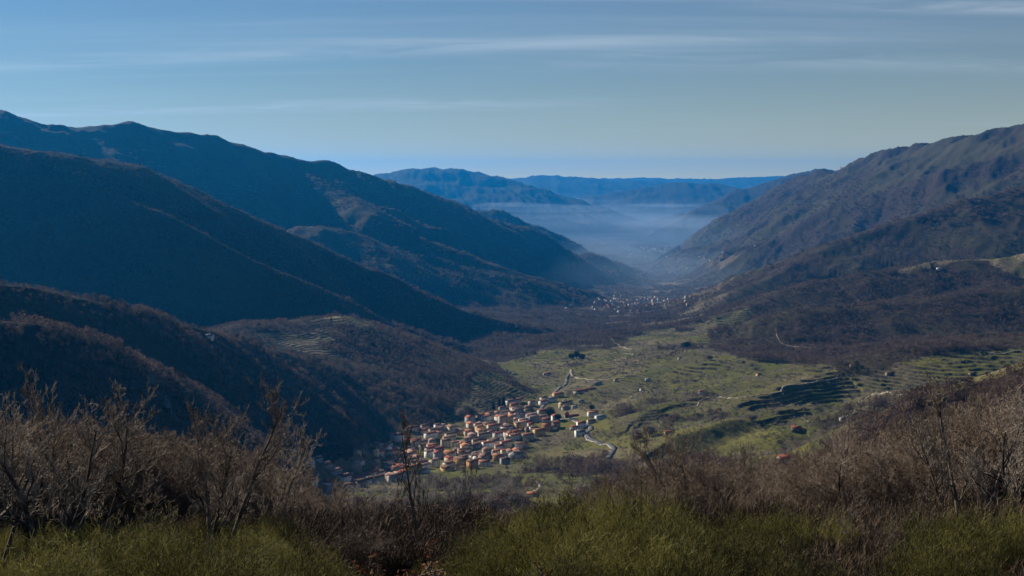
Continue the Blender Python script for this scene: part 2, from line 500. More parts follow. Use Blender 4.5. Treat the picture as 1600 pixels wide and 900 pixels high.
GREEN_PX = [(700, 655), (730, 615), (790, 585), (770, 566), (850, 545), (955, 545), (1000, 518), (1100, 502), (1180, 484),
            (1112, 524), (1105, 545), (1160, 562), (1240, 568), (1300, 584), (1450, 556), (1640, 528), (1640, 560), (1560, 588),
            (1490, 608), (1400, 645), (1300, 690), (1240, 722), (1100, 726), (950, 745), (880, 795), (640, 795), (470, 765), (580, 700)]
CLEAR_PX = [(1310, 446), (1420, 418), (1500, 406), (1640, 400), (1640, 424), (1530, 430), (1470, 452), (1350, 472), (1320, 476)]
LEFT_PX = [(495, 486), (560, 492), (620, 505), (600, 520), (700, 542), (770, 566), (700, 558), (620, 566), (560, 572), (500, 560), (390, 520), (480, 522)]
FAR_PX = [(955, 455), (1040, 430), (1130, 402), (1200, 385), (1180, 430), (1130, 478), (1104, 506), (1010, 518), (940, 505), (850, 468)]
VILL_PX = [(470, 752), (470, 705), (560, 700), (610, 680), (700, 665), (760, 650), (800, 628), (880, 615), (900, 640), (950, 650), (945, 672), (900, 672), (870, 670), (820, 690), (815, 712), (700, 735), (640, 750), (560, 762)]
POLY = {k: march(v) for k, v in dict(green=GREEN_PX, clear=CLEAR_PX, left=LEFT_PX, far=FAR_PX, vill=VILL_PX).items()}


def cover(x, y):
    """wood, green, terrace weights (0..1) at world points"""
    wob = np.clip(y * 0.012, 2, 60)
    xj = x + (fbm(x / 70, y / 70, 4, 12.1) - 0.5) * 2 * wob
    yj = y + (fbm(x / 70, y / 70, 4, 13.1) - 0.5) * 2 * wob
    g = inside(xj, yj, POLY['green']); c = inside(xj, yj, POLY['clear']); l = inside(xj, yj, POLY['left'])
    f = inside(xj, yj, POLY['far']); v = inside(xj, yj, POLY['vill'])
    n = fbm(x / 160, y / 160, 4, 14.4)
    wood = np.where(g, sstep(0.66, 0.78, n) * 0.7, np.where(l, sstep(0.38, 0.50, n), np.where(c, sstep(0.46, 0.58, n), np.where(f, 0.35 + 0.65 * sstep(0.35, 0.55, n), 1.0))))
    wood = np.where(v, 0.0, wood)
    green = np.where(g, 0.95, np.where(c | l, 0.55, np.where(f, 0.4, 0.06))) * (0.45 + 0.9 * fbm(x / 60, y / 60, 3, 15.5))
    tn = sstep(0.28, 0.40, fbm(x / 230, y / 230, 3, 16.6)) * (0.35 + 0.65 * sstep(0.22, 0.36, fbm(x / 60, y / 30, 2, 19.6)))
    ter = np.where(v, 0.0, np.where(g | l | c, tn, 0.0))
    return wood.astype(np.float32), np.clip(green, 0, 1).astype(np.float32), ter.astype(np.float32), v


def height(x, y, want_wall=False):
    x = np.asarray(x, dtype=np.float32); y = np.asarray(y, dtype=np.float32)
    z = height_raw(x, y)
    m = (y > 850) & (y < 3500) & (np.abs(x) < y * 0.62)
    wall = np.zeros(z.shape, np.float32)
    if m.any():
        wood, green, ter, v = cover(x[m], y[m])
        zz = z[m]
        zn = zz + (fbm(x[m] / 70, y[m] / 70, 3, 17.7) - 0.5) * 5 + (fbm(x[m] / 190, y[m] / 190, 3, 18.7) - 0.5) * 10
        S = np.where(x[m] < 0.13 * y[m], 2.1, 3.8)
        q = zn / S
        fr = q - np.floor(q)
        ris = sstep(0.76, 0.96, fr)
        dz = (ris - fr) * S
        z[m] = zz + dz * ter
        wall[m] = ter * ((fr > 0.72) & (fr < 0.985))
    return (z, wall) if want_wall else z


def gz(x, y):
    return float(height(np.array([x], np.float32), np.array([y], np.float32))[0])


# the ground sheet: one mesh, finest where the terraces are
rr = np.concatenate([np.geomspace(0.8, 150, 230, endpoint=False), np.geomspace(150, 900, 170, endpoint=False),
                     np.linspace(900, 3400, RN, endpoint=False), np.geomspace(3400, 9000, 330, endpoint=False), np.geomspace(9000, 35500, 230)])
a0 = np.linspace(-27.5, 27.5, AN)
side = np.concatenate([np.linspace(27.5, 45, 60)[1:], np.linspace(45, 180, 46)[1:-1]])
th = np.radians(np.concatenate([-side[::-1], a0, side, [180.0]]))
R_, T_ = np.meshgrid(rr, th, indexing='ij')
GX = (R_ * np.sin(T_)).astype(np.float32).ravel(); GY = (R_ * np.cos(T_)).astype(np.float32).ravel()
GZ, WALL = height(GX, GY, True)
COVER = cover(GX, GY)
nr, nc = R_.shape
ii = np.arange(nr * nc, dtype=np.int32).reshape(nr, nc)
c2 = np.roll(ii, -1, axis=1)
GF = np.stack([c2[:-1], c2[1:], ii[1:], ii[:-1]], -1).reshape(-1, 4)
cap = len(GX)
GV = np.stack([GX, GY, GZ], -1)
GV = np.vstack([GV, [[0, 0, GZ[0]]]])
capf = np.stack([np.full(nc, cap), c2[0], ii[0]], -1)


def mat(name, base=(0.5, 0.5, 0.5), rough=0.9, spec=0.2):
    m = bpy.data.materials.new(name)
    m.use_nodes = True
    b = m.node_tree.nodes['Principled BSDF']
    b.inputs['Base Color'].default_value = (*base, 1)
    b.inputs['Roughness'].default_value = rough
    b.inputs['Specular IOR Level'].default_value = spec
    return m


class NB:
    """small node-building helper"""
    def __init__(s, m):
        s.t = m.node_tree; s.b = s.t.nodes['Principled BSDF']

    def lk(s, a, b): s.t.links.new(a, b)

    def pos(s): return s.t.nodes.new('ShaderNodeNewGeometry').outputs['Position']

    def objc(s): return s.t.nodes.new('ShaderNodeTexCoord').outputs['Object']

    def rnd(s): return s.t.nodes.new('ShaderNodeObjectInfo').outputs['Random']

    def noise(s, vec, scale, detail=4, rough=0.55, dist=0.0):
        n = s.t.nodes.new('ShaderNodeTexNoise')
        n.inputs['Scale'].default_value = scale; n.inputs['Detail'].default_value = detail
        n.inputs['Roughness'].default_value = rough; n.inputs['Distortion'].default_value = dist
        s.lk(vec, n.inputs['Vector'])
        return n.outputs[0]

    def ramp(s, fac, lo, hi):
        n = s.t.nodes.new('ShaderNodeMapRange'); n.interpolation_type = 'SMOOTHSTEP'
        n.inputs[1].default_value = lo; n.inputs[2].default_value = hi
        s.lk(fac, n.inputs[0]); return n.outputs[0]

    def mix(s, fac, a, b):
        n = s.t.nodes.new('ShaderNodeMix'); n.data_type = 'RGBA'
        for i, v in ((0, fac), (6, a), (7, b)):
            if isinstance(v, (int, float)): n.inputs[i].default_value = v
            elif isinstance(v, tuple): n.inputs[i].default_value = (*v, 1)
            else: s.lk(v, n.inputs[i])
        return n.outputs[2]

    def math(s, op, a, b):
        n = s.t.nodes.new('ShaderNodeMath'); n.operation = op
        for i, v in enumerate((a, b)):
            if isinstance(v, (int, float)): n.inputs[i].default_value = v
            else: s.lk(v, n.inputs[i])
        return n.outputs[0]

    def attr(s, name):
        n = s.t.nodes.new('ShaderNodeAttribute'); n.attribute_name = name
        return n

    def bump(s, h, strength, dist):
        n = s.t.nodes.new('ShaderNodeBump'); n.inputs['Strength'].default_value = strength
        n.inputs['Distance'].default_value = dist
        s.lk(h, n.inputs['Height']); s.lk(n.outputs[0], s.b.inputs['Normal'])


def ground_material():
    m = mat('hillside', (0.05, 0.04, 0.03), 1.0, 0.05)
    nb = NB(m)
    p = nb.pos()
    a = nb.attr('cover')
    sp = nb.t.nodes.new('ShaderNodeSeparateColor')
    nb.lk(a.outputs['Color'], sp.inputs[0])
    wood, green, wall = sp.outputs[0], sp.outputs[1], sp.outputs[2]
    n1 = nb.noise(p, 0.012, 6, 0.6, 0.4); n2 = nb.noise(p, 0.09, 6, 0.65); n3 = nb.noise(p, 0.9, 4, 0.6); n0 = nb.noise(p, 0.0022, 6, 0.6, 0.5)
    litter = nb.mix(nb.ramp(n2, 0.35, 0.65), (0.030, 0.022, 0.018), (0.058, 0.042, 0.033))
    heath = nb.mix(nb.ramp(n0, 0.42, 0.6), litter, (0.055, 0.048, 0.026))
    dry = nb.mix(nb.ramp(n2, 0.4, 0.65), (0.15, 0.12, 0.072), (0.24, 0.195, 0.12))
    grass = nb.mix(nb.ramp(n3, 0.3, 0.7), (0.11, 0.105, 0.024), (0.18, 0.16, 0.048))
    fac = nb.ramp(nb.math('ADD', nb.math('MULTIPLY', green, 0.75), nb.math('MULTIPLY', nb.math('ADD', n1, n2), 0.4)), 0.70, 0.96)
    vo = nb.t.nodes.new('ShaderNodeTexVoronoi'); vo.inputs['Scale'].default_value = 0.017; vo.inputs['Randomness'].default_value = 0.9
    wp = nb.t.nodes.new('ShaderNodeVectorMath'); wp.operation = 'MULTIPLY_ADD'
    nb.lk(p, wp.inputs[0]); wp.inputs[1].default_value = (1, 0.62, 0)
    wn = nb.t.nodes.new('ShaderNodeTexNoise'); wn.inputs['Scale'].default_value = 0.03; nb.lk(p, wn.inputs['Vector'])
    wm = nb.t.nodes.new('ShaderNodeVectorMath'); wm.operation = 'SCALE'; nb.lk(wn.outputs['Color'], wm.inputs[0]); wm.inputs[3].default_value = 30
    nb.lk(wm.outputs[0], wp.inputs[2]); nb.lk(wp.outputs[0], vo.inputs['Vector'])
    plot = nb.t.nodes.new('ShaderNodeSeparateColor'); nb.lk(vo.outputs['Color'], plot.inputs[0])
    fac = nb.math('MINIMUM', nb.math('MULTIPLY', fac, nb.math('ADD', nb.math('MULTIPLY', plot.outputs[0], 1.5), 0.12)), 1.0)
    grass = nb.mix(nb.math('MULTIPLY', plot.outputs[1], 0.6), grass, (0.05, 0.07, 0.018))
    dry = nb.mix(nb.math('MULTIPLY', plot.outputs[2], 0.7), dry, (0.075, 0.058, 0.042))
    open_ = nb.mix(fac, dry, grass)
    stone = nb.mix(nb.ramp(n3, 0.35, 0.65), (0.028, 0.027, 0.020), (0.085, 0.078, 0.062))
    bushy = nb.mix(nb.ramp(nb.noise(p, 0.05, 5, 0.7), 0.58, 0.66), open_, (0.03, 0.028, 0.016))
    op2 = nb.mix(nb.math('MULTIPLY', wall, 0.85), bushy, stone)
    col = nb.mix(nb.ramp(nb.math('ADD', wood, nb.math('MULTIPLY', nb.math('SUBTRACT', n2, 0.5), 0.7)), 0.3, 0.55), op2, heath)
    nb.lk(col, nb.b.inputs['Base Color'])
    nb.bump(nb.math('ADD', nb.math('MULTIPLY', n2, 3.0), n3), 0.6, 0.9)
    return m


m_ground = ground_material()
me = mesh_from('terrain', GV, [GF, capf], True, [m_ground])
ca = me.color_attributes.new('cover', 'FLOAT_COLOR', 'POINT')
cd = np.zeros((len(GV), 4), np.float32); cd[:-1, 0] = COVER[0]; cd[:-1, 1] = COVER[1]; cd[:-1, 2] = WALL; cd[:, 3] = 1
ca.data.foreach_set('color', cd.ravel())
tag(obj('terrain', me), kind='structure')
ZMIN, ZMAX = float(GZ.min()), max(float(GZ.max()), 5.0)

# ------------------------------------------------------------------ air
hz = bpy.data.materials.new('haze_air'); hz.use_nodes = True
nt = hz.node_tree; nt.nodes.clear()
pv = nt.nodes.new('ShaderNodeVolumePrincipled')
pv.inputs['Color'].default_value = (*HAZE_COL, 1); pv.inputs['Density'].default_value = HAZE_D
pv.inputs['Anisotropy'].default_value = 0.45
ou = nt.nodes.new('ShaderNodeOutputMaterial'); nt.links.new(pv.outputs[0], ou.inputs['Volume'])
B_ = 36500.0
hv = [(sx * B_, sy * B_, z) for z in (ZMIN - 1, ZMAX + 14) for sy in (-1, 1) for sx in (-1, 1)]
hq = np.array([[0, 2, 3, 1], [4, 5, 7, 6], [0, 1, 5, 4], [2, 6, 7, 3], [0, 4, 6, 2], [1, 3, 7, 5]])
tag(obj('haze', mesh_from('haze', hv, hq, mats=[hz])), 'thin blue haze filling the valley air', 'haze', kind='stuff')


def mist(u, v, Y, rx, ry, rz, dens, label):
    m = bpy.data.materials.new('mist_air'); m.use_nodes = True
    t = m.node_tree; t.nodes.clear()
    p = t.nodes.new('ShaderNodeVolumePrincipled')
    p.inputs['Color'].default_value = (0.55, 0.74, 0.98, 1); p.inputs['Density'].default_value = dens; p.inputs['Anisotropy'].default_value = 0.3
    o_ = t.nodes.new('ShaderNodeOutputMaterial'); t.links.new(p.outputs[0], o_.inputs['Volume'])
    bm = bmesh.new(); bmesh.ops.create_icosphere(bm, subdivisions=4, radius=1)
    for w_ in bm.verts:
        c_ = w_.co.copy()
        w_.co *= 1 + 0.30 * (mnoise.noise(c_ * 1.7 + Vector((u * 0.1, v * 0.1, 0))) + 0.5 * mnoise.noise(c_ * 4.1 + Vector((u, v, 0))))
        w_.co.x *= rx; w_.co.y *= ry; w_.co.z *= rz
    mm = bpy.data.meshes.new('mist'); bm.to_mesh(mm); bm.free(); mm.materials.append(m)
    tag(obj('mist', mm, loc=unproj(u, v, Y)), label, 'mist', kind='stuff')


for a in MISTS: mist(*a)

# ------------------------------------------------------------------ plants
def tubes(segs, sides=3):
    """segs: (n, 8) p0, p1, r0, r1 -> vertices and quads of tapered tubes"""
    S = np.asarray(segs, dtype=np.float32)
    p0, p1, r0, r1 = S[:, 0:3], S[:, 3:6], S[:, 6], S[:, 7]
    d = p1 - p0
    d /= np.maximum(np.linalg.norm(d, axis=1, keepdims=True), 1e-6)
    a = np.where(np.abs(d[:, 2:3]) < 0.9, np.array([[0, 0, 1.0]]), np.array([[1.0, 0, 0]]))
    e1 = np.cross(d, a); e1 /= np.maximum(np.linalg.norm(e1, axis=1, keepdims=True), 1e-6)
    e2 = np.cross(d, e1)
    n = len(S)
    V = np.zeros((n, 2 * sides, 3), np.float32)
    for k in range(sides):
        c, s = math.cos(2 * math.pi * k / sides), math.sin(2 * math.pi * k / sides)
        o = e1 * c + e2 * s
        V[:, k] = p0 + o * r0[:, None]; V[:, sides + k] = p1 + o * r1[:, None]
    base = (np.arange(n) * 2 * sides)[:, None, None]
    q = np.array([[k, (k + 1) % sides, sides + (k + 1) % sides, sides + k] for k in range(sides)])[None]
    return V.reshape(-1, 3), (base + q).reshape(-1, 4)


def grow(seed, H=5.0, stems=3, spread=0.35, r0=0.07, levels=4, kids=(10, 7, 6, 3), curl=0.5, up=0.25, lens=(0.45, 0.5, 0.45, 0.4)):
    """a bare tree as two lists of segments: thick wood, fine twigs"""
    rg = random.Random(seed)
    wood, twig = [], []

    def limb(p, d, L, r, lev):
        n = (8, 6, 5, 3, 2)[lev]
        q = Vector(p); d = Vector(d).normalized()
        pts = [(q.copy(), r)]
        for i in range(n):
            w = Vector((rg.gauss(0, 1), rg.gauss(0, 1), rg.gauss(0, 1))) * curl * (0.5 if lev == 0 else 1.0) / math.sqrt(n) * 1.3
            d = (d + w + Vector((0, 0, up * (0.5 if lev == 0 else 1.0) / n * 2))).normalized()
            q = q + d * (L / n)
            rr_ = max(r * (1 - 0.8 * (i + 1) / n), 0.0055)
            pts.append((q.copy(), rr_))
        tgt = wood if lev <= 1 else twig
        for (a, ra), (b, rb) in zip(pts[:-1], pts[1:]):
            tgt.append((*a, *b, ra, rb))
        if lev >= levels: return
        k = kids[lev]
        for j in range(k):
            t = (0.28 if lev == 0 else 0.15) + (0.72 if lev == 0 else 0.85) * (j + rg.random()) / k
            f = t * n; i = min(int(f), n - 1); fr = f - i
            a, ra = pts[i]; b, rb = pts[i + 1]
            c = a.lerp(b, fr); dd = (b - a).normalized()
            az = rg.random() * 2 * math.pi
            side_ = dd.orthogonal().normalized()
            side_.rotate(Matrix.Rotation(az, 3, dd))
            an = rg.uniform(0.4, 0.85)
            nd = dd * math.cos(an) + side_ * math.sin(an)
            rc = (ra + (rb - ra) * fr)
            limb(c, nd, L * lens[lev] * rg.uniform(0.65, 1.2) * (1.1 - 0.5 * t), rc * 0.6, lev + 1)

    for s in range(stems):
        az = 2 * math.pi * (s + rg.random() * 0.6) / stems
        sp = spread * rg.uniform(0.5, 1.2) * (0.0 if stems == 1 else 1.0)
        limb((0.12 * math.cos(az) * (stems > 1), 0.12 * math.sin(az) * (stems > 1), -0.25), (math.sin(sp) * math.cos(az), math.sin(sp) * math.sin(az), math.cos(sp)),
             H * rg.uniform(0.85, 1.05), r0 * rg.uniform(0.8, 1.1), 0)
    return wood, twig


def bark_material(name, c1, c2):
    m = mat(name, c1, 0.9, 0.15)
    nb = NB(m)
    o = nb.objc()
    f = nb.ramp(nb.math('ADD', nb.noise(o, 3.0, 5, 0.65), nb.math('MULTIPLY', nb.math('SUBTRACT', nb.rnd(), 0.5), 0.2)), 0.35, 0.65)
    nb.lk(nb.mix(f, c1, c2), nb.b.inputs['Base Color'])
    nb.bump(nb.noise(o, 25, 4), 0.5, 0.02)
    return m


def plain_noise_material(name, c1, c2, scale=2.0, lo=0.35, hi=0.65, rnd=0.5, trans=0.0, isl=0.0):
    m = mat(name, c1, 0.85, 0.15)
    nb = NB(m)
    v_ = nb.math('ADD', nb.noise(nb.pos(), scale, 3, 0.6), nb.math('MULTIPLY', nb.math('SUBTRACT', nb.rnd(), 0.5), rnd))
    if isl:
        gi_ = nb.t.nodes.new('ShaderNodeNewGeometry').outputs['Random Per Island']
        v_ = nb.math('ADD', v_, nb.math('MULTIPLY', nb.math('SUBTRACT', gi_, 0.5), isl))
    f = nb.ramp(v_, lo, hi)
    nb.lk(nb.mix(f, c1, c2), nb.b.inputs['Base Color'])
    if trans:
        # thin leaves let part of the light through
        ts = nb.t.nodes.new('ShaderNodeBsdfTranslucent')
        nb.lk(nb.mix(f, c1, c2), ts.inputs['Color'])
        mx = nb.t.nodes.new('ShaderNodeMixShader'); mx.inputs[0].default_value = trans
        nb.lk(nb.b.outputs[0], mx.inputs[1]); nb.lk(ts.outputs[0], mx.inputs[2])
        nb.lk(mx.outputs[0], nb.t.nodes['Material Output'].inputs['Surface'])
    return m


M_BARK = bark_material('bark', (0.04, 0.034, 0.028), (0.17, 0.145, 0.12))
M_TWIG = bark_material('twigs', (0.13, 0.098, 0.072), (0.31, 0.24, 0.18))
M_PALETWIG = bark_material('pale_twigs', (0.18, 0.145, 0.11), (0.42, 0.35, 0.28))
M_DEAD = bark_material('dark_twigs', (0.03, 0.024, 0.02), (0.07, 0.055, 0.045))
M_BROOM = plain_noise_material('broom_stems', (0.022, 0.023, 0.006), (0.20, 0.18, 0.048), 1.1, 0.2, 0.85, trans=0.25, isl=0.7)
M_BROWNB = plain_noise_material('dry_brush_stems', (0.04, 0.026, 0.018), (0.17, 0.12, 0.08), 1.2, 0.2, 0.85, isl=0.7)
M_OAKLEAF = plain_noise_material('dry_oak_leaves', (0.12, 0.045, 0.02), (0.30, 0.16, 0.08), 8.0, trans=0.3)
M_CROWN = plain_noise_material('bare_crown', (0.085, 0.058, 0.046), (0.17, 0.12, 0.095), 0.012, 0.25, 0.75, 0.8, trans=0.3, isl=0.3)
M_PALECROWN = plain_noise_material('pale_crown', (0.15, 0.125, 0.10), (0.26, 0.225, 0.19), 0.05, 0.3, 0.7, 0.6, trans=0.3)
M_EVER = plain_noise_material('evergreen_foliage', (0.010, 0.020, 0.010), (0.028, 0.045, 0.018), 0.6, 0.35, 0.65, 0.3)
M_SCRUB = plain_noise_material('scrub_foliage', (0.022, 0.03, 0.012), (0.06, 0.055, 0.03), 0.05, 0.3, 0.7, 0.9)


def tree_meshes(seed, twigmat, **kw):
    w, t = grow(seed, **kw)
    a = mesh_from('trunk', *tubes(w, 6), True, [M_BARK])
    b = mesh_from('crown', *tubes(t, 3), True, [twigmat])
    return a, b


def blades(seed, n, R, Hh, wid, lean=0.16, drop=0.0, base=0.25, seg=0.26):
    """a rounded mass of fine twigs: many short ribbons along stems that fan out from the root"""
    rg = np.random.default_rng(seed)
    az = rg.random(n) * 2 * np.pi
    rad = np.sqrt(rg.random(n)) * R
    lump = 1 + 0.18 * np.sin(az * 3 + seed) + 0.12 * np.sin(az * 7 + rad * 9)
    tall = np.sqrt(np.maximum(1 - 0.80 * (rad / R) ** 2, 0)) * Hh * rg.uniform(0.7, 1.05, n) * lump
    tx, ty = rad * np.cos(az), rad * np.sin(az)
    t0 = rg.uniform(0.05, 0.95, n) ** 0.75
    s = t0
    C = np.stack([tx * (base + (1 - base) * s ** 0.8), ty * (base + (1 - base) * s ** 0.8), tall * s - drop * s * s], -1)
    d = np.stack([tx * 0.55, ty * 0.55, tall], -1); d /= np.linalg.norm(d, axis=1, keepdims=True)
    d += rg.normal(0, lean, (n, 3)); d /= np.linalg.norm(d, axis=1, keepdims=True)
    L = seg * rg.uniform(0.5, 1.3, (n, 1))
    bend = rg.normal(0, 0.035, (n, 3))
    P = [C, C + d * L * 0.5 + bend, C + d * L + np.array([0, 0, -drop * 0.1])]
    ang = rg.random(n) * np.pi
    wv = np.stack([np.cos(ang), np.sin(ang), np.zeros(n)], -1) * wid
    V = np.stack([P[0] - wv, P[0] + wv, P[1] - wv * 0.8, P[1] + wv * 0.8, P[2]], 1).astype(np.float32)
    b = (np.arange(n) * 5)[:, None]
    q = b + np.array([[0, 1, 3, 2]]); tr = b + np.array([[2, 3, 4]])
    return V.reshape(-1, 3), [q, tr]


def spray_crown(seed, n, rx, rz, zc, size, trunk_h, hollow=0.3):
    """crown of a tree seen from afar: many small thin sprays through its volume, with a trunk"""
    rg = np.random.default_rng(seed)
    d = rg.normal(size=(n, 3)); d /= np.linalg.norm(d, axis=1, keepdims=True)
    rad = rg.uniform(hollow, 1.0, n) ** 0.6
    lump = 1 + 0.22 * np.sin(d[:, 0] * 5 + seed) * np.cos(d[:, 1] * 4 + seed * 2)
    C = d * (rad * lump)[:, None] * np.array([rx, rx, rz]) + np.array([0, 0, zc])
    out = d + rg.normal(0, 0.5, (n, 3)) + np.array([0, 0, 0.5])
    out /= np.linalg.norm(out, axis=1, keepdims=True)
    s1 = np.cross(out, rg.normal(size=(n, 3))); s1 /= np.linalg.norm(s1, axis=1, keepdims=True)
    L = size * rg.uniform(0.6, 1.3, n)[:, None]
    W = L * 0.3
    V = np.stack([C - out * L * 0.5, C + s1 * W * 0.5, C + out * L * 0.5, C - s1 * W * 0.5], 1)
    F = (np.arange(n) * 4)[:, None] + np.array([[0, 1, 2, 3]])
    w, f = tubes([(0, 0, -1.0, 0, 0, trunk_h, rx * 0.06, rx * 0.04), (0, 0, trunk_h, rx * 0.15, 0, zc + rz * 0.5, rx * 0.04, 0.02)], 5)
    return V.reshape(-1, 3).astype(np.float32), F, w, f


def one_mesh(name, parts, mats):
    V, F, mi, off = [], [], [], 0
    for v, f, k in parts:
        V.append(v); f = np.asarray(f)
        F.append(f + off); mi.append(np.full(len(f), k)); off += len(v)
    return mesh_from(name, np.vstack(V), F, False, mats, np.concatenate(mi))


def scatter(name, protos, xs, ys, zs, sc, label, cat, seed, lean=0.0):
    """stuff: a point cloud with plants instanced on it (one object per plant form)"""
    rg = np.random.default_rng(seed)
    pick = rg.integers(0, len(protos), len(xs))
    for k, pm in enumerate(protos):
        m = pick == k
        n = int(m.sum())
        if n == 0: continue
        me = bpy.data.meshes.new(name)
        me.vertices.add(n)
        me.vertices.foreach_set('co', np.stack([xs[m], ys[m], zs[m]], -1).astype(np.float32).ravel())
        a = me.attributes.new('scl', 'FLOAT_VECTOR', 'POINT')
        s = sc[m].astype(np.float32)
        a.data.foreach_set('vector', np.stack([s * rg.uniform(0.85, 1.2, n), s * rg.uniform(0.85, 1.2, n), s], -1).astype(np.float32).ravel())
        a = me.attributes.new('rot', 'FLOAT_VECTOR', 'POINT')
        a.data.foreach_set('vector', np.stack([rg.normal(0, lean, n), rg.normal(0, lean, n), rg.uniform(0, 6.283, n)], -1).astype(np.float32).ravel())
        o = obj(name, me)
        src = bpy.data.objects.new(name + '_form', pm)      # the plant form, not linked to the scene itself
        ng = bpy.data.node_groups.new(name, 'GeometryNodeTree')
        ng.interface.new_socket('Geometry', in_out='INPUT', socket_type='NodeSocketGeometry')
        ng.interface.new_socket('Geometry', in_out='OUTPUT', socket_type='NodeSocketGeometry')
        gi = ng.nodes.new('NodeGroupInput'); go = ng.nodes.new('NodeGroupOutput')
        ip = ng.nodes.new('GeometryNodeInstanceOnPoints'); oi = ng.nodes.new('GeometryNodeObjectInfo')
        oi.inputs['Object'].default_value = src
        oi.inputs['As Instance'].default_value = True
        ar = ng.nodes.new('GeometryNodeInputNamedAttribute'); ar.data_type = 'FLOAT_VECTOR'; ar.inputs['Name'].default_value = 'rot'
        asn = ng.nodes.new('GeometryNodeInputNamedAttribute'); asn.data_type = 'FLOAT_VECTOR'; asn.inputs['Name'].default_value = 'scl'
        er = ng.nodes.new('FunctionNodeEulerToRotation')
        ng.links.new(gi.outputs[0], ip.inputs['Points']); ng.links.new(oi.outputs['Geometry'], ip.inputs['Instance'])
        ng.links.new(ar.outputs[0], er.inputs[0]); ng.links.new(er.outputs[0], ip.inputs['Rotation'])
        ng.links.new(asn.outputs[0], ip.inputs['Scale']); ng.links.new(ip.outputs[0], go.inputs[0])
        md = o.modifiers.new('plants', 'NODES'); md.node_group = ng
        tag(o, label, cat, kind='stuff')


# ---- far woods, orchards, scrub
def crown_proto(seed, m, n=80, rx=3.2, rz=3.2, zc=5.2, size=1.5, th_=2.6, hollow=0.3):
    v, f, w, g = spray_crown(seed, n, rx, rz, zc, size, th_, hollow)
    return one_mesh('plant_form', [(v, f, 0), (w, g, 1)], [m, M_BARK])


def sample_ground(n, y0, y1, seed, dens_pow=1.0, amax=27.0):
    rg = np.random.default_rng(seed)
    r = (y0 ** dens_pow + rg.random(n) * (y1 ** dens_pow - y0 ** dens_pow)) ** (1 / dens_pow)
    a = np.radians(rg.uniform(-amax, amax, n))
    return (r * np.sin(a)).astype(np.float32), (r * np.cos(a)).astype(np.float32)


rgs = np.random.default_rng(5)
bare_forms = [crown_proto(s, M_CROWN) for s in (1, 2, 3, 4)]
x, y = sample_ground(N_WOOD, 330, 4700, 21, 1.25)
wood, green, ter, vil = cover(x, y)
nn = fbm(x / 45, y / 45, 3, 31.0)
keep = rgs.random(len(x)) < wood * (0.35 + 0.9 * sstep(0.32, 0.5, nn))
# the village shows through here: no trees on its own ground
x, y = x[keep], y[keep]
z = height(x, y)
up_ = sstep(250, 20, z - np.interp(y, FLY, FLZ)) * 0.5 + 0.7
scatter('woodland', bare_forms, x, y, z, rgs.uniform(0.45, 1.0, len(x)) * (0.75 + 0.8 * sstep(0.45, 0.75, fbm(x / 60, y / 60, 3, 38.0))) * up_, 'brown bare winter woodland covering the hillsides', 'woodland', 41)
print('wood trees', len(x))
ever_forms = [crown_proto(s, M_EVER, 110, 2.6, 3.0, 4.2, 1.3, 1.6, 0.1) for s in (5, 6)]
k = (rgs.random(len(x)) < 0.4 * sstep(0.60, 0.70, fbm(x / 75, y / 75, 4, 39.0)) + 0.006)
scatter('evergreen_oaks', ever_forms, x[k] + 2.5, y[k], z[k], rgs.uniform(0.5, 1.2, int(k.sum())), 'dark evergreen oaks mixed into the bare woods', 'woodland', 48)

clump_forms = [crown_proto(s, M_CROWN, 60, 7, 4.5, 5, 3.6, 2) for s in (11, 12)]
x, y = sample_ground(N_FAR, 4600, 9500, 22, 1.3)
wood, green, ter, vil = cover(x, y)
hh = height(x, y)
keep = rgs.random(len(x)) < wood * sstep(0.38, 0.52, fbm(x / 160, y / 160, 4, 33.0)) * sstep(120, -120, hh + 160 * (fbm(x / 500, y / 500, 3, 34.0) - 0.5))
x, y = x[keep], y[keep]
scatter('far_woodland', clump_forms, x, y, height(x, y), rgs.uniform(0.6, 1.3, len(x)), 'distant brown woodland on the high mountainsides', 'woodland', 42)

orch_forms = [crown_proto(s, M_PALECROWN, 46, 2.1, 1.7, 2.9, 1.1, 1.2) for s in (21, 22)]
x, y = sample_ground(60000, 900, 3600, 23, 1.6)
wood, green, ter, vil = cover(x, y)
nn = fbm(x / 90, y / 90, 3, 35.0)
keep = (rgs.random(len(x)) < (1 - wood) * sstep(0.44, 0.56, nn)) & ~vil & (green > 0.3)
x, y = x[keep], y[keep]
scatter('orchard_trees', orch_forms, x, y, height(x, y), rgs.uniform(0.6, 1.2, len(x)), 'small pale bare orchard trees on the green terraces', 'orchard', 43)
scrub_forms = [crown_proto(s, M_SCRUB, 60, 1.6, 1.2, 1.1, 0.9, 0.4, 0.5) for s in (31, 32)]
x, y = sample_ground(60000, 800, 4200, 24, 1.5)
wood, green, ter, vil = cover(x, y)
nn = fbm(x / 30, y / 30, 4, 37.0)
keep = (rgs.random(len(x)) < (1 - wood) * sstep(0.5, 0.62, nn)) & ~vil
x, y = x[keep], y[keep]
scatter('hedge_scrub', scrub_forms, x, y, height(x, y), rgs.uniform(0.5, 1.5, len(x)), 'dark scrub and hedges between the terraced fields', 'scrub', 44)

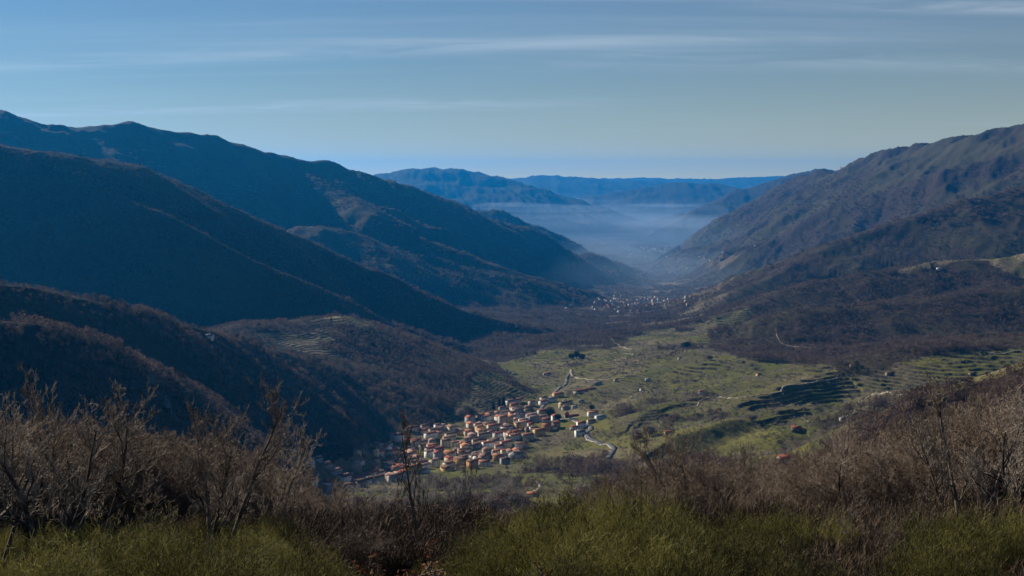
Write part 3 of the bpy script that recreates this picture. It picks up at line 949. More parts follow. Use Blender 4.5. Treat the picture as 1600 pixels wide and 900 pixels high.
# ---- near slope: one-by-one trees and broom
BARE = [tree_meshes(s, M_TWIG, **k) for s, k in (
    (1, dict(stems=3, H=4.6, spread=0.3)), (2, dict(stems=2, H=5.0, spread=0.25)), (3, dict(stems=4, H=4.2, spread=0.42)),
    (4, dict(stems=1, H=5.2, r0=0.09)), (5, dict(stems=5, H=4.0, spread=0.5)), (6, dict(stems=3, H=4.8, spread=0.35, curl=0.45)))]
PALE = [tree_meshes(s, M_PALETWIG, **k) for s, k in ((31, dict(stems=3, H=4.6, spread=0.32, kids=(11, 8, 6, 3))), (32, dict(stems=2, H=5.0, spread=0.3, kids=(11, 8, 6, 3))), (33, dict(stems=5, H=4.4, spread=0.45)),
    (34, dict(stems=2, H=4.6, spread=0.3, r0=0.10, kids=(11, 8, 6, 4), curl=0.42, up=0.5)), (35, dict(stems=4, H=4.3, spread=0.5, r0=0.08, kids=(11, 8, 6, 4), curl=0.42, up=0.5)))]
SLIM = [tree_meshes(s, M_DEAD, **k) for s, k in (
    (14, dict(stems=1, H=5.2, r0=0.065, kids=(14, 6, 5, 3), lens=(0.27, 0.5, 0.4, 0.4), up=0.9, curl=0.22)),
    (15, dict(stems=1, H=4.8, r0=0.05, kids=(10, 5, 5, 3), lens=(0.32, 0.5, 0.4, 0.4), up=0.8, curl=0.3)))]
TOPZ = {}
for me_t, me_c in BARE + SLIM + PALE:
    co = np.empty(len(me_c.vertices) * 3, np.float32); me_c.vertices.foreach_get('co', co)
    TOPZ[me_c] = float(np.percentile(co.reshape(-1, 3)[:, 2], 99.7))


def bare_tree(kind, form, u, Y, vtop, label, group=None, rz=None):
    """tree rooted Y metres ahead whose tip reaches the height seen at vtop"""
    x = (u - 800) / FPX * Y / (CP + 0.0)
    g = gz(x, Y)
    ztop = unproj(u, vtop, Y)[2]
    me_t, me_c = form
    s = max((ztop - g) / TOPZ[me_c], 0.25)
    o = bpy.data.objects.new(kind, None); COL.objects.link(o)
    o.location = (x, Y, g); o.rotation_euler = (0, 0, random.random() * 6.28 if rz is None else rz)
    o.scale = (s * 0.5 + 0.5 * min(s, 1.3),) * 2 + (s,) if s > 1.3 else (s,) * 3
    tag(o, label, 'tree', group)
    obj('trunk', me_t, o); obj('crown', me_c, o)
    return o


random.seed(11)
for a in SPECIAL_TREES:
    bare_tree('bare_tree', (BARE + SLIM + PALE)[a[0]], *a[1:4], a[4], a[5] if len(a) > 5 else None)

TL_U = [-150, 0, 80, 160, 230, 330, 400, 470, 520, 600, 700, 800, 880, 960, 1040, 1120, 1200, 1300, 1400, 1500, 1600, 1750]
TL_V = [620, 640, 620, 640, 650, 670, 715, 755, 765, 790, 800, 800, 790, 735, 710, 695, 705, 680, 660, 630, 600, 590]
THICKET = {
    'left': 'brown bare tree in the dense thicket on the left of the near slope',
    'mid': 'short brown bare tree at the lip of the slope below the village',
    'right': 'brown bare tree in the wide thicket on the right of the near slope',
}
cnt = 0
for i in range(N_THICK):
    u = random.uniform(-140, 1740)
    if 560 < u < 900 and random.random() < 0.75: continue
    Y = 30 * (92 / 30) ** random.random()
    vt = np.interp(u, TL_U, TL_V) + random.uniform(-8, 75) + (0 if Y > 50 else 35)
    x = (u - 800) / FPX * Y
    zt = unproj(u, vt, Y)[2]
    h_ = zt - gz(x, Y)
    if h_ < 1.3: continue
    if h_ > 7.5: vt += (h_ - 7.5) * FPX / Y
    z_ = 'left' if u < 560 else ('mid' if u < 900 else 'right')
    bare_tree('bare_tree', BARE[i % 6], u, Y, vt, THICKET[z_], 'bare trees in the near thickets, ' + z_)
    cnt += 1
print('thicket', cnt)

# broom bushes: rounded masses of green stems
BROOM = []
for s in range(5):
    v, f = blades(50 + s, 20000, 0.95, 1.5, 0.0032, 0.38, base=0.12, seg=0.14)
    BROOM.append(mesh_from('broom_bush', v, f, False, [M_BROOM]))
BRUSH = []
for s in range(3):
    v, f = blades(60 + s, 5500, 0.9, 1.2, 0.005, 0.4, drop=0.2)
    BRUSH.append(mesh_from('plant_form', v, f, False, [M_BROWNB]))


def bush(me, name, u, Y, vtop, label, cat, group, hh, wide=1.0):
    x = (u - 800) / FPX * Y
    g = gz(x, Y)
    s = max((unproj(u, vtop, Y)[2] - g) / hh, 0.35)
    o = obj(name, me, loc=(x, Y, g - 0.06), rz=random.random() * 6.28, scale=(min(s, 1.4) * wide, min(s, 1.4) * wide, s))
    return tag(o, label, cat, group)


for i, (u, Y, vt, lab) in enumerate(BROOMS):
    bush(BROOM[i % 5], 'broom_bush', u, Y, vt, lab, 'shrub', 'green broom bushes on the near slope', 1.5, 1.35)

CREST_U = [-60, 60, 200, 330, 450, 760, 830, 900, 960, 1040, 1120, 1220, 1300, 1420, 1480, 1560, 1660]
CREST_V = [835, 838, 812, 822, 850, 830, 806, 780, 770, 786, 808, 838, 812, 815, 800, 796, 800]
AREAS = [((-40, 450), 'green broom bush in the low bank at the bottom left'), ((770, 1230), 'green broom bush massed in the large bank right of the centre'),
         ((1440, 1650), 'green broom bush massed in the bank at the bottom right')]
for i in range(44):
    (ua, ub), lab = AREAS[(0, 1, 1, 2)[i % 4]]
    u = random.uniform(ua, ub); Y = random.uniform(9.5, 16)
    vt = np.interp(u, CREST_U, CREST_V) + random.uniform(-6, 38) + max(0, (12.5 - Y)) * 12
    bush(BROOM[i % 5], 'broom_bush', u, Y, vt, lab, 'shrub', 'massed broom bushes, ' + ('left bank', 'central bank', 'right bank')[(0, 1, 1, 2)[i % 4]], 1.5, random.uniform(0.8, 1.3))

# undergrowth: dry brush and low broom nobody could count
xs, ys = [], []
rg2 = np.random.default_rng(77)
r = 7.5 * (95 / 7.5) ** rg2.random(5200); a = np.radians(rg2.uniform(-31, 31, 5200))
x = (r * np.sin(a)).astype(np.float32); y = (r * np.cos(a)).astype(np.float32)
z = height(x, y)
pn = fbm(x / 9, y / 9, 3, 51.0)
uu = 800 + FPX * x / y
cen = np.interp(uu, [0, 430, 500, 740, 800, 1180, 1230, 1290, 1340, 1420, 1460, 1700], [.03, .03, -.3, -.3, .1, .1, -.05, 0, -.12, -.1, .06, .06])
isb = pn + cen - 0.16 * sstep(14, 24, y) > 0.50
ok = ~((uu > 655) & (uu < 830) & (y < 10.5))
x, y, z, isb = x[ok], y[ok], z[ok], isb[ok]
lim = np.clip(y * 0.055, 0.3, 0.95)
sc = rg2.uniform(0.45, 1.0, len(x)) * lim
scatter('dry_brush', BRUSH, x[~isb], y[~isb], z[~isb] - 0.05, sc[~isb], 'tangled brown dry brush covering the near slope', 'brush', 45, 0.1)
isb &= rg2.random(len(x)) < 0.28
scatter('low_broom', BROOM[:3], x[isb], y[isb], z[isb] - 0.05, sc[isb] * 0.62, 'low green broom growing through the near slope', 'broom', 46, 0.1)

# twiggy thicket growth behind the single trees, too dense to count
r = 26 * (105 / 26) ** rg2.random(2600); a = np.radians(rg2.uniform(-31, 31, 2600))
x = (r * np.sin(a)).astype(np.float32); y = (r * np.cos(a)).astype(np.float32)
uu = 800 + FPX * x / y
ok = (rg2.random(len(x)) < np.interp(uu, [0, 540, 600, 880, 960, 1700], [1, 1, 0.12, 0.12, 1, 1]))
x, y, uu = x[ok], y[ok], uu[ok]
z = height(x, y)
vt = np.interp(uu, TL_U, TL_V) + rg2.uniform(12, 90, len(x))
zt = -np.tan(np.arctan((vt - 450) / FPX) + PITCH) * y
hh = np.clip(zt - z, 0.7, 5.0)
TW = []
for s in range(4):
    w_, t_ = grow(90 + s, H=3.6, stems=4, spread=0.45, r0=0.035, levels=3, kids=(12, 9, 7), curl=0.55)
    v_, f_ = tubes(w_ + t_, 3)
    TW.append(mesh_from('plant_form', v_, f_, False, [M_TWIG]))
scatter('thicket_growth', TW, x, y, z - 0.1, hh / 3.9, 'dense brown twiggy thicket filling the near slope behind the single trees', 'thicket', 47, 0.06)

# ------------------------------------------------------------------ roads and tracks (sheets laid along the ground)
M_ASPH = plain_noise_material('asphalt', (0.07, 0.07, 0.072), (0.13, 0.13, 0.13), 0.4, rnd=0)
M_TRACK = plain_noise_material('dirt_track', (0.17, 0.14, 0.095), (0.32, 0.27, 0.19), 0.2, rnd=0)
M_KERB = plain_noise_material('kerb_stone', (0.42, 0.40, 0.36), (0.55, 0.52, 0.47), 0.5, rnd=0)


def smooth_path(pts, step=4.0):
    P = np.array(pts); out = []
    for i in range(len(P) - 1):
        p0 = P[max(i - 1, 0)]; p1 = P[i]; p2 = P[i + 1]; p3 = P[min(i + 2, len(P) - 1)]
        n = max(int(np.linalg.norm(p2 - p1) / step), 2)
        for t in np.linspace(0, 1, n, endpoint=False):
            out.append(0.5 * (2 * p1 + (p2 - p0) * t + (2 * p0 - 5 * p1 + 4 * p2 - p3) * t * t + (3 * p1 - p0 - 3 * p2 + p3) * t ** 3))
    out.append(P[-1])
    return np.array(out)


def ribbon(name, path, w, m, lift=0.5, off=0.0):
    d = np.gradient(path, axis=0); d /= np.maximum(np.linalg.norm(d, axis=1, keepdims=True), 1e-6)
    nrm = np.stack([-d[:, 1], d[:, 0]], -1)
    cols = [path + nrm * (off + w * k) for k in (-0.5, 0, 0.5)]
    hs = [height(c[:, 0], c[:, 1]) for c in cols]
    top = np.maximum.reduce(hs)
    k = np.ones(5) / 5
    top = np.convolve(np.pad(top, 2, mode='edge'), k, mode='valid')
    top = np.maximum(top, np.maximum.reduce(hs) - 0.3) + lift
    L, R = cols[0], cols[2]
    n = len(path)
    V = np.vstack([np.c_[L, top], np.c_[R, top], np.c_[R, top - 2.5], np.c_[L, top - 2.5]])
    i = np.arange(n - 1)
    F = np.vstack([np.stack([i, i + n, i + n + 1, i + 1], -1), np.stack([i + n, i + 2 * n, i + 2 * n + 1, i + n + 1], -1), np.stack([i + 3 * n, i, i + 1, i + 3 * n + 1], -1)])
    return tag(obj(name, mesh_from(name, V, F, False, [m])), kind='structure')


ROADS = [
    ('road', 7.0, 'a', [(952, 716), (960, 702), (952, 694), (935, 691), (921, 685), (917, 676), (924, 668), (905, 660), (880, 655), (862, 650)]),
    ('road', 6.0, 'a', [(780, 690), (800, 672), (822, 655), (845, 640), (868, 612), (884, 600), (886, 590), (892, 582)]),
    ('road', 6.0, 't', [(893, 577), (893, 583), (903, 590), (925, 593), (948, 594), (975, 590)]),
    ('road', 7.0, 't', [(950, 524), (958, 531), (966, 538), (978, 543), (990, 545)]),
    ('road', 6.0, 't', [(905, 541), (930, 540), (955, 541)]),
    ('track', 3.5, 't', [(952, 554), (970, 551), (992, 554)]),
    ('track', 3.5, 't', [(1224, 616), (1221, 609), (1228, 603), (1242, 601), (1262, 599), (1284, 594), (1310, 590)]),
    ('track', 2.4, 't', [(1090, 634), (1094, 626), (1106, 621), (1122, 619), (1140, 621), (1180, 617), (1221, 611)]),
    ('track', 2.8, 't', [(1212, 512), (1216, 528), (1228, 539), (1270, 543), (1330, 543), (1400, 537), (1480, 529), (1560, 519)]),
    ('track', 2.8, 't', [(1362, 616), (1380, 614), (1400, 617), (1430, 613)]),
    ('track', 2.1, 't', [(1430, 613), (1445, 605), (1462, 603)]),
    ('track', 2.8, 't', [(1530, 547), (1560, 552), (1580, 549), (1600, 546)]),
    ('track', 2.1, 't', [(1340, 629), (1352, 622), (1362, 616)]),
    ('track', 2.1, 't', [(1240, 652), (1256, 653), (1264, 660)]),
    ('track', 3.5, 't', [(1060, 488), (1068, 495), (1074, 500)]),
    ('road', 5.0, 't', [(833, 770), (845, 760), (840, 752)]),
    ('road', 6.0, 'a', [(229, 588), (236, 597), (238, 608), (250, 620), (259, 632), (262, 645)]),
    ('track', 4.2, 't', [(462, 722), (472, 728), (478, 736), (470, 750)]),
]
RW = [smooth_path(march(r[3])) for r in ROADS]
for (nm, w, k, px), path in zip(ROADS, RW):
    ribbon(nm, path, w, M_ASPH if k == 'a' else M_TRACK)
    if nm == 'road' and k == 'a':
        ribbon('kerb', path, 0.5, M_KERB, 0.65, w / 2 + 0.25)

# ------------------------------------------------------------------ houses
WALLS = {
    'white': ((0.62, 0.61, 0.57), (0.78, 0.77, 0.73)), 'cream': ((0.55, 0.47, 0.32), (0.66, 0.58, 0.42)), 'yellow ochre': ((0.52, 0.35, 0.13), (0.62, 0.43, 0.18)),
    'beige': ((0.42, 0.36, 0.28), (0.52, 0.45, 0.36)), 'grey': ((0.26, 0.25, 0.24), (0.38, 0.37, 0.35)), 'brown stone': ((0.17, 0.13, 0.10), (0.30, 0.24, 0.18)),
    'orange': ((0.50, 0.25, 0.10), (0.60, 0.33, 0.15)),
}
ROOFS = {'bright orange': ((0.34, 0.12, 0.055), (0.50, 0.20, 0.10)), 'red': ((0.27, 0.07, 0.045), (0.38, 0.11, 0.07)), 'brown': ((0.15, 0.085, 0.06), (0.27, 0.15, 0.10)),
         'faded pink': ((0.30, 0.17, 0.13), (0.42, 0.25, 0.19)), 'grey': ((0.20, 0.20, 0.21), (0.32, 0.32, 0.33))}


def wall_mat(k):
    m = mat('plaster_' + k.replace(' ', '_'), WALLS[k][0], 0.9, 0.15)
    nb = NB(m); p = nb.pos()
    f = nb.ramp(nb.math('ADD', nb.noise(p, 0.35, 6, 0.7), nb.math('MULTIPLY', nb.math('SUBTRACT', nb.rnd(), 0.5), 0.5)), 0.3, 0.7)
    nb.lk(nb.mix(f, *WALLS[k]), nb.b.inputs['Base Color'])
    return m


def roof_mat(k):
    m = mat('tiles_' + k.replace(' ', '_'), ROOFS[k][0], 0.9, 0.15)
    nb = NB(m); p = nb.pos()
    f = nb.ramp(nb.math('ADD', nb.noise(p, 0.6, 6, 0.75), nb.math('MULTIPLY', nb.math('SUBTRACT', nb.rnd(), 0.5), 0.6)), 0.3, 0.7)
    col = nb.mix(f, *ROOFS[k])
    wv = nb.t.nodes.new('ShaderNodeTexWave'); wv.bands_direction = 'X'; wv.inputs['Scale'].default_value = 1.3; wv.inputs['Distortion'].default_value = 0.5
    nb.lk(nb.objc(), wv.inputs['Vector'])
    nb.lk(nb.mix(nb.math('MULTIPLY', wv.outputs['Fac'], 0.35), col, (0.10, 0.06, 0.045)), nb.b.inputs['Base Color'])
    nb.bump(wv.outputs['Fac'], 0.5, 0.12)
    return m


WM = {k: wall_mat(k) for k in WALLS}
RM = {k: roof_mat(k) for k in ROOFS}
M_GLASS = mat('window_glass', (0.03, 0.035, 0.045), 0.15, 0.5)
M_SHUT = plain_noise_material('brown_door_wood', (0.08, 0.045, 0.025), (0.15, 0.09, 0.05), 2)
M_FRAME = mat('window_frame_paint', (0.5, 0.47, 0.42), 0.6)


def box(V, F, x0, x1, y0, y1, z0, z1):
    b = len(V)
    V += [(x, y, z) for z in (z0, z1) for y in (y0, y1) for x in (x0, x1)]
    F += [(b + a, b + c, b + d, b + e) for a, c, d, e in ((0, 2, 3, 1), (4, 5, 7, 6), (0, 1, 5, 4), (2, 6, 7, 3), (0, 4, 6, 2), (1, 3, 7, 5))]


def walls_mesh(w, d, h, m, rise, base=4.0):
    V = [(-w / 2, -d / 2, -base), (w / 2, -d / 2, -base), (w / 2, d / 2, -base), (-w / 2, d / 2, -base),
         (-w / 2, -d / 2, h), (w / 2, -d / 2, h), (w / 2, d / 2, h), (-w / 2, d / 2, h), (-w / 2, 0, h + rise), (w / 2, 0, h + rise)]
    q = [(0, 1, 5, 4), (2, 3, 7, 6), (0, 3, 2, 1), (4, 5, 9, 8), (7, 8, 9, 6)]
    t = [(1, 2, 6), (1, 6, 5), (5, 6, 9), (3, 0, 4), (3, 4, 7), (4, 8, 7)]
    return mesh_from('wall', V, [np.array(q), np.array(t)], False, [m])


def roof_mesh(w, d, h, m, rise, over=0.45, th=0.28):
    a, b = w / 2 + over, d / 2 + over
    ze = h - rise * over / (d / 2) + 0.06; zr = h + rise + 0.06
    V = [(-a, -b, ze), (a, -b, ze), (a, 0, zr), (-a, 0, zr), (a, b, ze), (-a, b, ze)]
    V += [(x, y, z + th) for x, y, z in V]
    q = [(0, 3, 2, 1), (3, 5, 4, 2), (6, 7, 8, 9), (9, 8, 10, 11), (0, 1, 7, 6), (1, 2, 8, 7), (2, 4, 10, 8), (4, 5, 11, 10), (5, 3, 9, 11), (3, 0, 6, 9)]
    return mesh_from('roof', V, np.array(q), False, [m])


_wv, _wf = [], []
box(_wv, _wf, -0.5, 0.5, -0.03, 0.05, -0.65, 0.65)
ME_WIN = mesh_from('window', _wv, np.array(_wf), False, [M_GLASS])
_wv, _wf = [], []
box(_wv, _wf, -0.62, 0.62, -0.045, 0.02, 0.65, 0.80); box(_wv, _wf, -0.66, 0.66, -0.12, 0.02, -0.78, -0.65)
ME_FRM = mesh_from('frame', _wv, np.array(_wf), False, [M_FRAME])
_wv, _wf = [], []
box(_wv, _wf, -0.6, 0.6, -0.03, 0.05, 0.0, 2.2)
ME_DOOR = mesh_from('door', _wv, np.array(_wf), False, [M_SHUT])
_wv, _wf = [], []
box(_wv, _wf, -0.45, 0.45, -0.35, 0.35, -0.6, 1.1); box(_wv, _wf, -0.55, 0.55, -0.45, 0.45, 1.1, 1.25)
ME_CHIM = {k: mesh_from('chimney', _wv, np.array(_wf), False, [WM[k]]) for k in WALLS}

HOUSES = []


def house(x, y, w, d, h, rot, wk, rk, label=None, group=None, win=True, name='house', cat='house', sink=0.0, cols=None):
    g = min(gz(x + a * w * 0.4, y + b * d * 0.4) for a in (-1, 0, 1) for b in (-1, 0, 1)) + 0.6 - sink
    o = bpy.data.objects.new(name, None); COL.objects.link(o)
    o.location = (x, y, g); o.rotation_euler = (0, 0, rot)
    rise = d / 2 * random.uniform(0.34, 0.46)
    obj('wall', walls_mesh(w, d, h, WM[wk], rise), o)
    rf = obj('roof', roof_mesh(w, d, h, RM[rk], rise), o)
    if win:
        st = max(1, int(h / 2.9))
        nc_ = cols or max(2, int(w / 3.6))
        for s in range(st):
            zc = 1.6 + s * 2.9
            for c in range(nc_):
                xc = -w / 2 + (c + 0.5) * w / nc_
                if s == 0 and c == nc_ // 2:
                    obj('door', ME_DOOR, o, (xc, -d / 2 - 0.02, 0.0)); continue
                p = obj('window', ME_WIN, o, (xc, -d / 2 - 0.02, zc)); obj('frame', ME_FRM, p, (0, 0, 0))
            for c in range(max(1, int(d / 4.5))):
                yc = -d / 2 + (c + 0.5) * d / max(1, int(d / 4.5))
                p = obj('window', ME_WIN, o, (-w / 2 - 0.02, yc, zc), -math.pi / 2); obj('frame', ME_FRM, p, (0, 0, 0))
    if win and random.random() < 0.7:
        obj('chimney', ME_CHIM[wk], rf, (random.uniform(-0.3, 0.3) * w, random.choice((-1, 1)) * d * 0.18, h + rise * 0.64 + 0.3))
    pu, pv_ = proj(x, y, g + h / 2)
    tag(o, label, cat, group)
    HOUSES.append(dict(o=o, u=pu, v=pv_, w=wk, r=rk, x=x, y=y, rad=max(w, d) / 2, named=bool(label), h=h))
    return o


random.seed(5)
D2 = math.radians
# houses one can point to: u, v of the foot, length, depth, height, turn, wall, roof, label, name
NAMED = [
    (786, 668, 13, 11, 17.5, 20, 'beige', 'bright orange', 'tall beige tower block with orange roof above the village centre', 'church_tower'),
    (770, 676, 16, 11, 11, 20, 'cream', 'bright orange', 'cream building with orange roof leaning against the tall tower block', 'church'),
    (806, 716, 13, 16, 7.5, 62, 'white', 'faded pink', 'large white house with broad gable at the right front end of the village', 'house'),
    (790, 712, 12, 9, 8, 20, 'cream', 'bright orange', 'cream house with orange roof just left of the large white end house', 'house'),
    (778, 720, 12, 10, 8, -15, 'yellow ochre', 'bright orange', 'yellow ochre house with orange roof in front of the large white end house', 'house'),
    (757, 728, 14, 9, 7, -10, 'white', 'bright orange', 'white house with two rows of windows on the lower right edge of the village', 'house'),
    (789, 724, 11, 11, 7, 15, 'grey', 'brown', 'plain grey house below the large white end house', 'house'),
    (722, 726, 20, 11, 9, -20, 'yellow ochre', 'brown', 'long yellow house catching the sun on its left front, low in the village', 'house'),
    (738, 731, 12, 10, 9, -55, 'orange', 'brown', 'orange house attached right of the long yellow house', 'house'),
    (703, 716, 15, 11, 8, -15, 'cream', 'bright orange', 'cream house with orange roof left above the long yellow house', 'house'),
    (763, 700, 17, 10, 8, 25, 'white', 'bright orange', 'white gabled house with bright orange roof in the middle right of the village', 'house'),
    (790, 700, 14, 9, 9, 25, 'cream', 'red', 'tall cream house with red roof behind the cream house of the right end', 'house'),
    (842, 680, 15, 11, 9, 25, 'yellow ochre', 'bright orange', 'yellow ochre house with orange roof standing apart at the right edge of the old village', 'house'),
    (854, 673, 12, 10, 9, -20, 'orange', 'bright orange', 'orange house at the tip of the right village edge', 'house'),
    (824, 686, 17, 12, 7, 25, 'cream', 'bright orange', 'cream house with balconied front left of the yellow ochre edge house', 'house'),
    (812, 652, 24, 8, 4.5, -5, 'cream', 'faded pink', 'long low cream building right of the tall tower block', 'house'),
    (846, 657, 15, 11, 7, 10, 'white', 'brown', 'white house below the big dark evergreen', 'house'),
    (906, 680, 13, 12, 8, 12, 'white', 'grey', 'white cube-like house alone beside the road bend', 'house'),
    (908, 668, 12, 11, 8.5, 12, 'white', 'bright orange', 'white house with orange roof stacked behind the cube-like house at the road bend', 'house'),
    (938, 655, 15, 10, 6, 20, 'white', 'grey', 'white house at the far right end of the upper hamlet', 'house'),
    (926, 650, 15, 10, 6, 15, 'white', 'bright orange', 'white house with orange roof in the upper hamlet', 'house'),
    (924, 661, 12, 9, 5, 15, 'beige', 'brown', 'beige house in the middle of the upper hamlet', 'house'),
    (893, 652, 22, 9, 4.5, 5, 'brown stone', 'red', 'long low stone house with red roof at the left of the upper hamlet', 'house'),
    (908, 629, 10, 6, 4, 0, 'white', 'grey', 'tiny white shed alone on the terraces above the upper hamlet', 'shed'),
    (898, 638, 9, 6, 3.5, 5, 'white', 'grey', 'tiny low white shed just above the upper hamlet', 'shed'),
    (882, 628, 5, 5, 3.5, 5, 'white', 'grey', 'tiny square white shed left of the terrace sheds', 'shed'),
    (914, 610, 46, 12, 5, 38, 'beige', 'red', 'long red-roofed shed beside the valley road', 'shed'),
    (872, 620, 18, 11, 6, 25, 'yellow ochre', 'bright orange', 'ochre house with orange roof beside the valley road', 'house'),
    (849, 632, 14, 10, 6, 30, 'white', 'red', 'white house with red roof at the top end of the village street', 'house'),
    (862, 627, 16, 10, 5, 30, 'white', 'grey', 'pale grey-roofed house between the ochre roadside house and the village', 'house'),
    (826, 641, 14, 11, 6, 20, 'brown stone', 'brown', 'square stone house left of the big dark evergreen', 'house'),
    (806, 645, 15, 10, 8, 15, 'white', 'grey', 'white house right of the cypress behind the tower block', 'house'),
    (803, 637, 13, 11, 7, 20, 'orange', 'bright orange', 'orange house at the foot of the cypress behind the tower block', 'house'),
    (934, 601, 14, 8, 4.5, -5, 'grey', 'grey', 'blue-grey shed below the valley road', 'shed'),
    (855, 586, 16, 10, 5, 5, 'beige', 'bright orange', 'lone farmhouse with orange roof on the meadows left of the valley road', 'farmhouse'),
    (1095, 613, 7, 5, 4, -10, 'white', 'red', 'tiny white hut with red roof on the middle of the green slope', 'hut'),
    (1244, 672, 12, 8, 5, -10, 'brown stone', 'red', 'red-roofed hut on the green terraces at the right', 'hut'),
    (1232, 717, 17, 9, 4, 12, 'brown stone', 'red', 'dark red-roofed barn low on the right where the near hill starts', 'barn'),
    (1046, 678, 12, 7, 4, 5, 'brown stone', 'red', 'brown hut half hidden at the left foot of the green slope', 'hut'),
    (834, 776, 11, 6, 3.2, 0, 'cream', 'bright orange', 'small orange-roofed hut alone below the village', 'hut'),
    (1390, 584, 12, 7, 4, 15, 'brown stone', 'brown', 'stone hut high on the green slope at the right', 'hut'),
    (1520, 583, 12, 7, 4, 20, 'brown stone', 'brown', 'stone hut near the right end of the green slope', 'hut'),
    (1318, 655, 9, 6, 3.5, 20, 'beige', 'grey', 'pale little hut at the lower edge of the green terraces', 'hut'),
    (1012, 594, 9, 6, 3.5, 0, 'white', 'grey', 'small white hut with a dirt yard on the slope above the long red shed', 'hut'),
    (1120, 520, 9, 6, 4, 0, 'white', 'grey', 'small white hut at the edge of the dark wood on the right', 'hut'),
    (1468, 421, 16, 9, 5, 0, 'white', 'grey', 'tiny white farm building on the clearing high at the right', 'farmhouse'),
    (325, 526, 12, 9, 5, 0, 'white', 'grey', 'lone white house on the crest of the dark left spur', 'house'),
]
NP_ = march([(a[0], a[1]) for a in NAMED])
for a, (x, y) in zip(NAMED, NP_):
    house(x, y, a[2], a[3], a[4], D2(a[5]), a[6], a[7], a[8], None, True, a[9], a[9].replace('_', ' '))

# the rest of the village: houses packed along its lanes
VP = POLY['vill']
x0, y0 = VP.min(axis=0); x1, y1 = VP.max(axis=0)
wkeys = ['white'] * 6 + ['cream'] * 5 + ['beige'] * 4 + ['grey'] * 3 + ['brown stone'] * 2 + ['yellow ochre']
rkeys = ['bright orange'] * 3 + ['red'] * 3 + ['brown'] * 6 + ['faded pink'] * 4
roadpts = np.vstack(RW[:2])
tries = 0; made = 0
while tries < 9000 and made < N_HOUSES:
    tries += 1
    x = random.uniform(x0, x1); y = random.uniform(y0, y1)
    if not inside(np.array([x]), np.array([y]), VP)[0]: continue
    u, v = proj(x, y, gz(x, y))
    w = random.uniform(8, 18); d = random.uniform(7.5, 12)
    if u > 835 and random.random() < 0.8: continue
    if np.min(np.hypot(roadpts[:, 0] - x, roadpts[:, 1] - y)) < 7: continue
    if any(math.hypot(h_['x'] - x, h_['y'] - y) < (h_['rad'] + max(w, d) / 2) * 0.66 for h_ in HOUSES): continue
    lane = 0.35 + 0.5 * (float(fbm(np.array([x / 120.0]), np.array([y / 120.0]), 2, 61.0)[0]) - 0.5) * 4
    rot = lane + random.gauss(0, 0.07) + (math.pi / 2 if random.random() < 0.3 else 0)
    house(x, y, w, d, random.choice((5.0, 6.2, 7.4, 8.6, 9.6)), rot, random.choice(wkeys), random.choice(rkeys), None, 'houses of the large village')
    made += 1
print('houses', made)
# labels: by colour, then row up the village and place in the row
loose = [h for h in HOUSES if not h['named']]
loose.sort(key=lambda h: -h['v'])
ORD = ['first', 'second', 'third', 'fourth', 'fifth', 'sixth', 'seventh', 'eighth', 'ninth', 'tenth', 'eleventh', 'twelfth', 'thirteenth', 'fourteenth', 'fifteenth', 'sixteenth', 'seventeenth', 'eighteenth', 'nineteenth', 'twentieth']
per = 14
for rI in range(0, len(loose), per):
    row = sorted(loose[rI:rI + per], key=lambda h: h['u'])
    k = rI // per
    for j, h in enumerate(row):
        h['o']['label'] = '%s house, %s roof, %s from left in the %s village row back' % (h['w'], h['r'], ORD[j], ORD[k])

# far towns and scattered farms: a few pixels each
def far_house_mesh(w, d, h, wk, rk):
    V, F = [], []
    a = walls_mesh(w, d, h, WM[wk], d * 0.2, 8.0); b = roof_mesh(w, d, h, RM[rk], d * 0.2, 0.4, 0.3)
    bm = bmesh.new(); bm.from_mesh(a); n = len(bm.faces); bm.from_mesh(b)
    bm.faces.ensure_lookup_table()
    for f in bm.faces[n:]: f.material_index = 1
    me = bpy.data.meshes.new('house'); bm.to_mesh(me); bm.free()
    me.materials.append(WM[wk]); me.materials.append(RM[rk])
    return me


FARF = {'white': [far_house_mesh(16, 11, 6.5, 'white', 'red'), far_house_mesh(13, 10, 7, 'white', 'grey')],
        'reddish': [far_house_mesh(15, 11, 7, 'beige', 'bright orange'), far_house_mesh(13, 12, 8, 'cream', 'red'), far_house_mesh(17, 10, 7, 'beige', 'faded pink')]}
random.seed(9)


def clusterpx(n, cu, cv, su, sv, lo=None):
    return [(random.gauss(cu, su), random.gauss(cv, sv)) for _ in range(n)]


